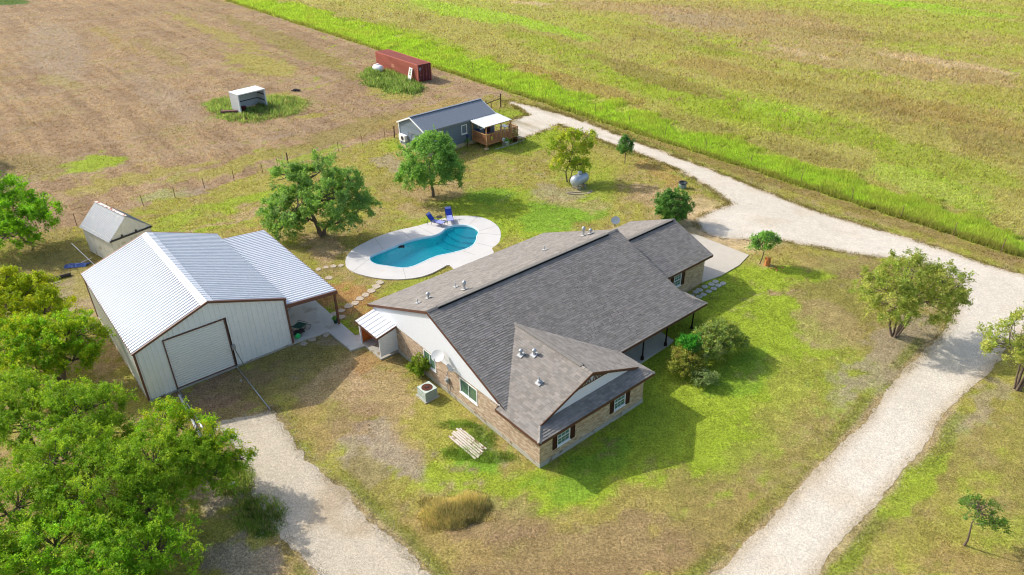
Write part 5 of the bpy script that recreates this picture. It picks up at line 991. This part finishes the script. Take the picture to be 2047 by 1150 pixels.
# ---------------------------------------------------------------- small things
# stepping stones
stone = mat('stepping_stone', srgb(186,172,152), .9, var=.15, vs=4, fine=.08, fs=30)
def rock(px, py, r, asp=1, h=.045, name='stepping_stone', m=None, dz=0):
    x, y, z = G(px, py); k = 9; a0 = rng.uniform(0, 6); P = [(r*.8*rng.uniform(.75, 1.15)*math.cos(a0+2*PI*i/k), r*asp*rng.uniform(.75, 1.15)*math.sin(a0+2*PI*i/k)) for i in range(k)]
    b = MB(); b.prism(P, -.03, h); o = link(name, b.mesh(name, m or stone)); o.location = (x, y, z); return o
ZX, ZY = 180/862, 240/1150
chain = [((175,378),.34),((246,360),.33),((318,350),.36),((390,344),.34),((277,460),.42),((762,504),.42),((726,543),.48),((680,583),.45),((626,627),.45),((568,661),.42),((522,702),.42),((460,730),.45),((394,776),.36),((328,805),.38),((394,835),.42)]
where = ['first stone of the row leading from the lean-to to the pool','second stone from the lean-to in the row towards the pool','third stone from the lean-to in the row towards the pool','stone touching the left tip of the pool deck','single stone lying apart below the pool row',
 'uppermost stone of the curved path, nearest the pool deck','second stone of the curved path below the pool deck','third stone of the curved path below the pool deck','fourth stone of the curved path below the pool deck','fifth stone of the curved path','last sunlit stone before the lean-to shadow','first stone of the curved path inside the lean-to shadow','stone in shadow just right of the lean-to post','stone in shadow left of the lean-to post','long stone leaning beside the lean-to post foot']
for (p, r), l in zip(chain, where): tag(rock(600+p[0]*ZX, 460+p[1]*ZY, r, .8), 'pale stepping stone, '+l, 'stepping stone', 'stepping stones in the back lawn')
for (px, py), l in zip([(652,670.5),(624,679),(607,688)], ['nearest the inner corner of the concrete walk','midway along the patio front edge, half buried','close to the shop corner']): tag(rock(px, py, .36, .8, .05), 'dull stepping stone before the patio, '+l, 'stepping stone', 'stepping stones in the back lawn')
tag(rock(482,762,.12,1,.06), 'small white rock on the dirt before the roller door', 'rock')
# flagstones
flag = mat('flagstone_grey', srgb(186,184,174), .85, var=.15, vs=3, fine=.06); fp = bpy.data.objects.new('flagstone_path', None); COL.objects.link(fp); fp['kind'] = 'structure'
soil = MB().prism([site(17.5,3.0),site(19.9,3.0),site(21,4.6),site(24.4,4.9),site(24.4,6.1),site(17.2,6.1),site(16.8,3.6)], .12, .30).mesh('flagstone_bed', mat('bed_soil', srgb(120,92,66), .95, var=.25, vs=8, bump=.02)); 
o = link('path_bed', soil, fp); o.location.z = .0; zc_ = .30
for i in range(12):
    for j in range(5):
        u = 17.5+i*.60+rng.uniform(-.08,.08)+(j % 2)*.28; v = 3.3+j*.56+rng.uniform(-.06,.06)
        if u+.3 > 24.3 or v > 5.9 or (u > 20 and v < 4.9) or (u < 17.8 and v < 3.6): continue
        k = 6; a0 = rng.uniform(0, 6); x, y = site(u, v); P = [(.30*rng.uniform(.8,1.15)*math.cos(a0+2*PI*q/k), .25*rng.uniform(.8,1.15)*math.sin(a0+2*PI*q/k)) for q in range(k)]
        o = link('flagstone', MB().prism(P, -.02, .05).mesh('flagstone', flag), fp); o.location = (x, y, .31 + .2*float(sm((u-18)/4))); o.rotation_euler = (0,0,HA)
bpy.data.objects['path_bed'].rotation_euler = (0,0,0)
# propane tank
tk = thing('propane_tank', 'large silver grey propane tank under the yellow green tree', 'propane tank', G(1158,374), R(48)); tankm = mat('tank_paint', srgb(176,186,196), .32, metal=.25, var=.06, vs=4, spec=.6)
b = MB(); rt = .58; prof = []
for i in range(9): a = PI/2*i/8; prof.append((max(rt*math.sin(a), .001), -.7-rt*.8*math.cos(a)))
for i in range(9): a = PI/2*i/8; prof.append((max(rt*math.cos(a), .001), .7+rt*.8*math.sin(a)))
b.lathe(prof, 24); b.V = [(v[2], v[1], v[0]+.88) for v in b.V]; b.build('shell', tankm, tk, True)
b = MB(); b.lathe([(.001,1.75),(.2,1.74),(.22,1.68),(.22,1.5)], 14); b.build('valve_dome', tankm, tk, True)
for x in (-.45, .4): MB().box(x-.1, x+.1, -.5, .5, -.02, .3).build('saddle', found, tk)
wd_ = mat('old_lumber', srgb(170,156,140), .9, var=.2)
lp = thing('scrap_lumber', 'pale scrap boards lying on bare soil under the propane tank', 'lumber', G(1160,386))
for dx, dy, a, L in ((-.7,.1,.1,1.5),(-.4,-.35,.0,1.6),(.9,.15,.9,1.0),(1.0,-.05,.8,.9)): MB().bar((dx-math.cos(a)*L/2,dy-math.sin(a)*L/2,.04),(dx+math.cos(a)*L/2,dy+math.sin(a)*L/2,.05),.12,.06).build('board', wd_, lp)
# drum fire pit, stump
dr = thing('fire_drum', 'grey green metal drum with dark rim on dry grass beside the lane', 'drum', G(1364,376)); gd = mat('drum_green_grey', srgb(128,146,142), .6, var=.15)
b = MB(); b.lathe([(.001,.02),(.36,.02),(.37,.2),(.35,.22),(.37,.24),(.37,.5),(.30,.5),(.30,.1),(.001,.1)], 20); b.build('body', gd, dr, True); b = MB(); b.lathe([(.30,.5),(.45,.56),(.46,.62),(.42,.66),(.30,.6)], 20); b.build('rim', trk, dr, True)
st_ = thing('tree_stump', 'orange brown cut stump with jagged top beside the small tree', 'stump', G(1533,530)); orw = mat('fresh_wood_orange', srgb(206,138,84), .85, var=.25, vs=9)
b = MB(); 
for k in range(7): a = 2*PI*k/7; r = .17; b.bar((r*math.cos(a), r*math.sin(a), -.03), (r*.9*math.cos(a), r*.9*math.sin(a), rng.uniform(.45,.8)), .16, .15, (math.cos(a), math.sin(a), 0))
b.tube([(0,0,-.05),(0,0,.5)], [.2,.17], 9); b.build('trunk_base', orw, st_)
for k in range(5):
    a = rng.uniform(0, 6); r = rng.uniform(.4, 1.1); o = MB().box(-.12,.12,-.05,.05,0,.05).build('wood_chip', orw, st_); o.location = (.6+r*math.cos(a)*.6, -.7+r*math.sin(a)*.4, 0); o.rotation_euler = (0,0,a)
# loungers
blue = mat('lounger_blue_fabric', srgb(48,76,178), .75, var=.05, fs=40); lav = mat('lounger_pale_cushion', srgb(150,158,214), .8, var=.06); lf = mat('lounger_frame', srgb(60,62,70), .5)
def lounger(label, loc, rz):
    t = thing('pool_lounger', label, 'lounger', loc, rz, 'loungers at the end of the pool')
    b = MB()
    for y in (-.3, .3): b.tube([(0,y,.34),(1.15,y,.34)], .018, 6); b.tube([(0,y,.34),(-.52,y,.95)], .018, 6); b.tube([(1.05,y,.34),(1.1,y,0)], .016, 6); b.tube([(.05,y,.34),(-.05,y,0)], .016, 6); b.tube([(-.3,y,.7),(-.45,y,0)], .014, 6); b.tube([(-.15,y,.52),(.35,y,.55),(.4,y,.34)], .02, 6)
    b.build('frame', lf, t); MB().bar((.02,0,.37), (1.15,0,.36), .56, .05).build('seat', lav, t); MB().bar((-.02,0,.38), (-.53,0,.98), .56, .05, (1,0,1)).build('backrest', blue, t); MB().bar((-.40,0,.88), (-.53,0,1.03), .5, .09, (1,0,1)).build('head_pillow', lav, t)
def gz(px, py): p = G(px, py, .10); return (p[0], p[1], .10)
lounger('left blue reclining lounger on the pool deck, turned toward the right', gz(866,448), R(-28)); lounger('right blue reclining lounger on the pool deck, facing the camera', gz(898,438), R(-78))
tb = thing('side_table', 'round dark side table between the two blue loungers', 'table', (G(879,443)[0], G(879,443)[1], 0)); b = MB(); b.lathe([(.001,.46),(.3,.46),(.31,.48),(.3,.5),(.001,.5)], 20); b.build('table_top', trk, tb)
for k in range(3): a = 2*PI*k/3; MB().tube([(.05*math.cos(a),.05*math.sin(a),.46),(.24*math.cos(a),.24*math.sin(a),0)], .014, 6).build('leg', trk, tb)
# open field shelter
a1 = np.array(G(482,228)[:2]); a2 = np.array(G(535,214.5)[:2]); wdt = float(np.linalg.norm(a2-a1)); yaw = math.atan2(*(a2-a1)[::-1])
fsh = thing('field_shelter', 'small white three sided metal shelter open at the front in the brown field', 'shelter', (a1[0], a1[1], 0), yaw); hz = 2.55; dp = 2.3
for i in range(4): w = (wdt+.1)/4; MB().ribbed((-.05+i*w, -.1, hz+.02), (1,0,0), (0,1,0), (0,0,1), w, lambda q: dp+.15, pitch=w/3, rib=.03, rw=.04).build('roof_panel', metal_w, fsh)
for x, sg in ((0,-1),(wdt,1)):
    for i in range(2): MB().ribbed((x, i*dp/2, 0), (0,1,0), (0,0,1), (sg,0,0), dp/2, lambda q: hz, pitch=.3, rib=.025).build('wall_panel', metal_w, fsh)
for i in range(4): w = wdt/4; MB().ribbed((i*w, dp, 0), (1,0,0), (0,0,1), (0,1,0), w, lambda q: hz, pitch=w/3, rib=.025).build('wall_panel', metal_w, fsh)
for x in (.06, wdt-.06): MB().box(x-.09, x+.09, -.06, .1, 0, hz).build('corner_post', metal_w, fsh)
MB().box(.16, wdt-.16, -.04, .06, hz-.14, hz).build('header', metal_w, fsh)
for z in (.9, 1.7): MB().box(.1, wdt-.1, dp-.1, dp-.03, z, z+.1).build('girt', trk, fsh); MB().box(wdt-.1, wdt-.03, .12, dp-.12, z, z+.1).build('girt', trk, fsh)
ff = frame(a1[0], a1[1], yaw); t = thing('red_tiller', 'dark red garden machine parked inside the open field shelter', 'machine', ff(1.0, .9)+(0,), yaw+.4)
MB().box(-.3,.3,-.2,.2,.3,.65).build('engine', mat('machine_red', srgb(120,40,38), .5), t); MB().tube([(-.2,0,.6),(-.9,0,1.1),(-1.0,0,1.1)], .03, 6).build('handle', trk, t)
for y in (-.28,.22):
    b = MB(); b.lathe([(.001,-.03),(.26,-.03),(.26,.03),(.001,.03)], 14); b.V = [(v[0], v[2]+y+.03, v[1]+.26) for v in b.V]; b.build('wheel', trk, t)
pl = thing('timber_stack', 'short stack of reddish brown timbers left of the field shelter', 'timbers', G(459,226), yaw-.7)
tim = mat('reddish_timber', srgb(120,84,80), .85, var=.2)
for k in range(5): MB().bar((-1.1+.05*(k%2), -.3+(k % 3)*.26, .1+(k//3)*.2), (1.1, -.3+(k % 3)*.26, .1+(k//3)*.2), .22, .17).build('timber', tim, pl)
def debris(label, px, py, n, seed, m=trk):
    g = np.random.default_rng(seed); t = thing('scrap_pile', label, 'scrap', G(px, py))
    for k in range(n): x, y, z = g.uniform(-.8,.8), g.uniform(-.4,.4), g.uniform(.1,.3); a = g.uniform(0, 3); MB().bar((x-math.cos(a)*.4,y-math.sin(a)*.4,z),(x+math.cos(a)*.4,y+math.sin(a)*.4,z+g.uniform(-.1,.1)),.25,.14).build('scrap_piece', m, t)
debris('dark scrap in the weeds right of the field shelter', 590, 182, 5, 1); debris('black scrap lying in weeds in front of the container doors', 830, 178, 6, 2)
wt = thing('white_tank', 'small white cylinder tank in the weeds beside the red container', 'tank', G(757,146), R(-35)); b = MB(); b.lathe([(.001,-1.0),(.3,-.95),(.5,-.7),(.52,0),(.5,.7),(.3,.95),(.001,1.0)], 18); b.V = [(v[2], v[1], v[0]+.8) for v in b.V]; b.build('shell', frame_m, wt, True); MB().box(-.3,.1,-.2,.2,1.25,1.42).build('saddle_lid', frame_m, wt)
# things behind the shop
tp = thing('blue_tarp', 'crumpled blue tarp lying on the ground left of the metal shop', 'tarp', G(152,533)); g = np.random.default_rng(9); b = MB(); nx_, ny_ = 14, 8; V = []
for j in range(ny_):
    for i in range(nx_): e_ = 1-abs(j/(ny_-1)*2-1)**2; V.append(((i/(nx_-1)-.5)*1.7+(j*.03), (j/(ny_-1)-.5)*.75+.25*(i/(nx_-1)), .03+.28*g.random()*e_))
b.add(V, [(j*nx_+i, j*nx_+i+1, (j+1)*nx_+i+1, (j+1)*nx_+i) for j in range(ny_-1) for i in range(nx_-1)]); b.build('sheet', mat('tarp_blue', srgb(84,104,160), .45, var=.25, vs=4), tp)
def pole(name, label, cat, p, q, r, m, zp=.06, zq=.06, joints=True):
    A = Vector(G(*p))+Vector((0,0,zp)); B = Vector(G(*q))+Vector((0,0,zq)); t = thing(name, label, cat, tuple(A)); d = B-A; MB().tube([(0,0,0), tuple(d)], r, 8).build('pipe', m, t, True)
    if joints:
        for k in (.0, .5, .97): MB().tube([tuple(d*k), tuple(d*(k+.03))], r*1.25, 8).build('coupling', m, t, True)
pvc = mat('white_pvc', srgb(232,232,230), .4)
pole('white_pipe', 'white pipe leaning behind the shop corner beside the old shed', 'pipe', (147,497), (190,532), .035, pvc, .5, .1); pole('white_pipe', 'short white pipe crossing the longer one behind the shop', 'pipe', (163,527), (184,518), .03, pvc, .1, .1)
pole('black_pipe', 'long black drain pipe on the ground under the left trees', 'pipe', (68,570), (143,551), .13, trk, .14, .14, False); pole('white_pipe', 'thin white pipe lying beside the black drain pipe', 'pipe', (95,572), (122,563), .03, pvc, joints=False)
pole('gate_rail', 'grey rail lying on the dirt from the right foot of the roller door', 'rail', (474,736), (541,821), .035, alu, .10, .07); pole('gate_rail', 'grey rail lying on the dirt from the left foot of the roller door', 'rail', (357,782), (398,845), .035, alu, .10, .09)
pole('white_pipe', 'thick white pipe lying beside the left rail in front of the shop', 'pipe', (359,792), (401,874), .075, pvc, .09, .09, False); pole('white_pipe', 'short white pipe at the end of the left rail', 'pipe', (399,847), (408,862), .06, pvc, .08, .08, False)
pole('white_stick', 'short white piece of timber in the weeds by the gravel drive', 'timber', (459,974), (470,967), .06, pvc, .12, .12, False)
# lean-to contents
fL = frame(*SHOP); gm_ = mat('green_canvas', srgb(34,84,74), .7); 
def fl(u, v, z=.1): return fL(u, v)+(z,)
fc = thing('folding_chair', 'dark green folding camp chair lying open at the patio edge', 'chair', fl(10.7,.95), SHOP[2]+.5)
b = MB()
for y in (-.4,.4): b.tube([(-.5,y,.02),(.5,y,.62)], .018, 6); b.tube([(.5,y,.02),(-.3,y,.6)], .018, 6); b.tube([(.55,y,.0),(.95,y*.8,.1)], .018, 6)
b.tube([(.95,-.32,.1),(.95,.32,.1)], .018, 6); b.tube([(-.5,-.4,.02),(-.5,.4,.02)], .018, 6); b.tube([(.5,-.4,.62),(.5,.4,.62)], .018, 6); b.build('frame', trk, fc); MB().bar((-.25,0,.56),(.48,0,.5),.7,.03).build('seat', gm_, fc); MB().bar((-.3,0,.58),(-.62,0,.8),.7,.03,(1,0,1)).build('backrest', gm_, fc)
gcart = thing('garden_cart', 'black hand cart with bright green wheel at the shop corner', 'cart', fl(10.15,.28), SHOP[2])
b = MB(); b.lathe([(.001,-.05),(.12,-.06),(.2,-.05),(.2,.05),(.12,.06),(.001,.05)], 18); b.V = [(v[0]+.1, v[2], v[1]+.2) for v in b.V]; b.build('wheel', mat('wheel_green', srgb(60,200,110), .5), gcart, True)
b = MB(); b.lathe([(.001,-.04),(.2,-.04),(.2,.04),(.001,.04)], 18); b.V = [(v[0]+.2, v[2]+.5, v[1]+.2) for v in b.V]; b.build('wheel', trk, gcart, True)
MB().bar((.0,.25,.3),(.7,.25,.35),.5,.06).build('bed', trk, gcart); MB().tube([(.0,.05,.3),(-.2,.05,1.0),(-.2,.45,1.0),(0,.45,.3)], .02, 6).build('handle', trk, gcart)
fc2 = thing('metal_rack', 'black wire rack standing against the shop wall under the lean-to', 'rack', fl(10.1,1.9), SHOP[2]); b = MB()
for z in (.1,.4,.7,1.0): b.bar((-.2,-.35,z),(-.2,.35,z),.02,.02); b.bar((.2,-.35,z),(.2,.35,z),.02,.02); b.bar((-.2,0,z),(.2,0,z),.02,.02)
for x in (-.2,.2):
    for y in (-.35,.35): b.bar((x,y,0),(x,y,1.1),.025,.025)
b.build('wire_frame', trk, fc2)
def wheel(r, t_=.022, n=20):
    b = MB(); b.tube([(r*math.cos(2*PI*k/n), 0, r+r*math.sin(2*PI*k/n)) for k in range(n+1)], t_, 6, False); 
    for k in range(8): a = 2*PI*k/8; b.tube([(0,0,r),(r*math.cos(a),0,r+r*math.sin(a))], .005, 4, False)
    return b
bk = thing('bicycle', 'black bicycle with thick tyres parked against the shop wall', 'bicycle', fl(10.75,4.1), SHOP[2]+.25)
for x in (-.52,.52): o = wheel(.33).build('wheel', trk, bk); o.location = (x,0,0)
b = MB(); Pt = {'h':(.38,0,.85),'s':(-.2,0,.85),'b':(-.08,0,.3),'f':(.52,0,.33),'r':(-.52,0,.33)}
for a_, c_2 in (('h','s'),('h','b'),('s','b'),('b','r'),('s','r'),('h','f')): b.tube([Pt[a_],Pt[c_2]], .018, 6)
b.build('frame', mat('bicycle_black', (.03,.03,.035), .4), bk); MB().tube([(.36,-.28,.98),(.38,0,.95),(.36,.28,.98)], .015, 6).build('handlebar', trk, bk); MB().box(-.34,-.08,-.07,.07,.9,.95).build('saddle', trk, bk)
fb = thing('storage_bin', 'tan cardboard coloured bin beside the bicycle under the lean-to', 'bin', fl(10.1,5.0), SHOP[2]); MB().prism([(-.3,-.3),(.3,-.3),(.3,.3),(-.3,.3)], 0, .75).build('body', MATS['tan_block'], fb); MB().box(-.33,.33,-.33,.33,.75,.79).build('lid', wood, fb)
def pot(label, loc, r, h, m, plant=None, seed=1):
    t = thing('flower_pot', label, 'pot', loc); b = MB(); b.lathe([(.001,0),(r*.75,0),(r,h),(r*1.1,h),(r*1.1,h-.03),(r*.9,h-.04),(.001,h-.05)], 14); b.build('pot', m, t, True)
    if plant: C_, O_ = blob_centres([(0,0,h+plant*.5,plant*.5,plant*.5,plant*.5)], 10, np.random.default_rng(seed)); V, c = leaves(C_, np.full(10, plant*.3), O_, 28, .10, OAKB, seed); link('plant', np_mesh('plant', V, np.arange(len(V)).reshape(-1,4), 4, leafm, c), t)
pot('small dark green pot at the foot of the lean-to post', fl(13.25,.35), .16, .28, gm_, .25, 5)
pot('white pot with a plant at the front of the cabin deck', G(1014,292), .26, .5, frame_m, .4, 6)
pot('dark pot with a bushy plant beside the deck steps', G(1030,283), .3, .45, MATS['rusty_brown'], 1.0, 7)
pot('terracotta pot under the cabin window near the blue pump', G(936,292), .2, .35, MATS['tan_block'], .5, 8)
fC = frame(*CABIN)
hr = thing('hose_reel', 'white and yellow hose reel leaning at the cabin deck front', 'hose reel', fC(9.0,-3.05)+(0,), CABIN[2]); b = MB(); b.lathe([(.08,-.05),(.22,-.05),(.22,.05),(.08,.05)], 16); b.V = [(v[0], v[2], v[1]+.75) for v in b.V]; b.build('reel', frame_m, hr, True)
for x in (-.16,.16): MB().tube([(x,-.05,0),(x*.3,0,.75)], .025, 6).build('leg', frame_m, hr)
MB().tube([(0,.0,.9),(.1,.1,1.4),(.3,.15,1.9),(.3,.2,1.95)], .02, 6).build('hose', mat('hose_yellow', srgb(190,190,60), .5), hr)
yf = thing('yellow_lantern', 'yellow lantern hung on the corner of the deck railing', 'lantern', fC(7.3,-2.93)+(1.1,), CABIN[2]); MB().lathe([(.001,.0),(.1,0),(.12,.1),(.1,.35),(.03,.42),(.001,.42)], 12).build('body', MATS['hose_yellow'], yf, True); MB().tube([(0,0,.42),(0,.06,.6)], .012, 5).build('hook', trk, yf)
wp = thing('blue_bird_feeder', 'dark blue bird feeder post in front of the cabin wall', 'feeder', fC(5.3,-.9)+(0,), CABIN[2]); MB().tube([(0,0,0),(0,0,1.5)], .03, 6).build('pole', trk, wp); MB().lathe([(.001,1.3),(.14,1.35),(.14,1.6),(.2,1.62),(.001,1.8)], 12).build('house', mat('feeder_blue', srgb(40,60,96), .5), wp)
gr = thing('grill', 'covered dark grill standing on the cabin deck against the wall', 'grill', fC(7.15,-.55)+(.78,), CABIN[2]); MB().box(-.35,.35,-.25,.25,0,.7).build('cart', trk, gr); b = MB(); b.lathe([(.32,.7),(.3,.95),(.2,1.1),(.001,1.12)], 14); b.build('lid', MATS['feeder_blue'], gr, True)
ptb = thing('patio_table', 'small white table with plants on the open end of the deck', 'table', fC(10.9,-1.0)+(.78,), CABIN[2]); MB().box(-.35,.35,-.45,.45,.68,.73).build('table_top', frame_m, ptb)
for x in (-.3,.3):
    for y in (-.4,.4): MB().box(x-.03,x+.03,y-.03,y+.03,0,.68).build('leg', frame_m, ptb)
pv = thing('bed_edging', 'curved pale edging round the planting bed at the deck corner', 'edging', fC(11.6,-3.0)+(0,), CABIN[2]); MB().tube([(-4.2,-.4,.03),(-1.5,-.45,.03),(.2,-.35,.03),(.9,.1,.03),(.9,.8,.03),(.4,1.2,.03)], .08, 6).build('edge', found, pv, True)
# pebbles strewn along the edges of the gravel
g = np.random.default_rng(17); PX = []; 
for P, n_ in ((LANE, 5200), (LANE3, 4200)):
    seg = np.roll(P, -1, 0)-P; L = np.linalg.norm(seg, axis=1); i = g.choice(len(P), n_, p=L/L.sum()); q = P[i]+seg[i]*g.random(n_)[:, None]+g.normal(size=(n_, 2))*.4; PX.append(q)
q = np.concatenate(PX); q = q[(q[:, 1] > 18) & (q[:, 1] < 95)]; n_ = len(q); r = g.uniform(.014, .032, n_); Z = terr(q[:, 0], q[:, 1])+.03; a = g.uniform(0, 6, n_); V = []
for k in range(3): V.append(np.stack([q[:, 0]+r*np.cos(a+k*2.09), q[:, 1]+r*np.sin(a+k*2.09), Z-.01], 1))
V.append(np.stack([q[:, 0], q[:, 1], Z+r*.9], 1)); V = np.stack(V, 1).reshape(-1, 3); I = np.arange(n_)[:, None]*4; F = np.concatenate([I+np.array(t) for t in ((0,1,3),(1,2,3),(2,0,3))])
o = link('pebbles', np_mesh('pebbles', V, F, 3, mat('pebble', attr=True, var=0, fine=0, rough=.9), np.repeat(np.array(S3(216,204,184))*g.uniform(.5, .95, n_)[:, None], 4, 0)), kind='stuff'); tag(o, 'loose white gravel strewn along the edges of the lane and drive', 'gravel')
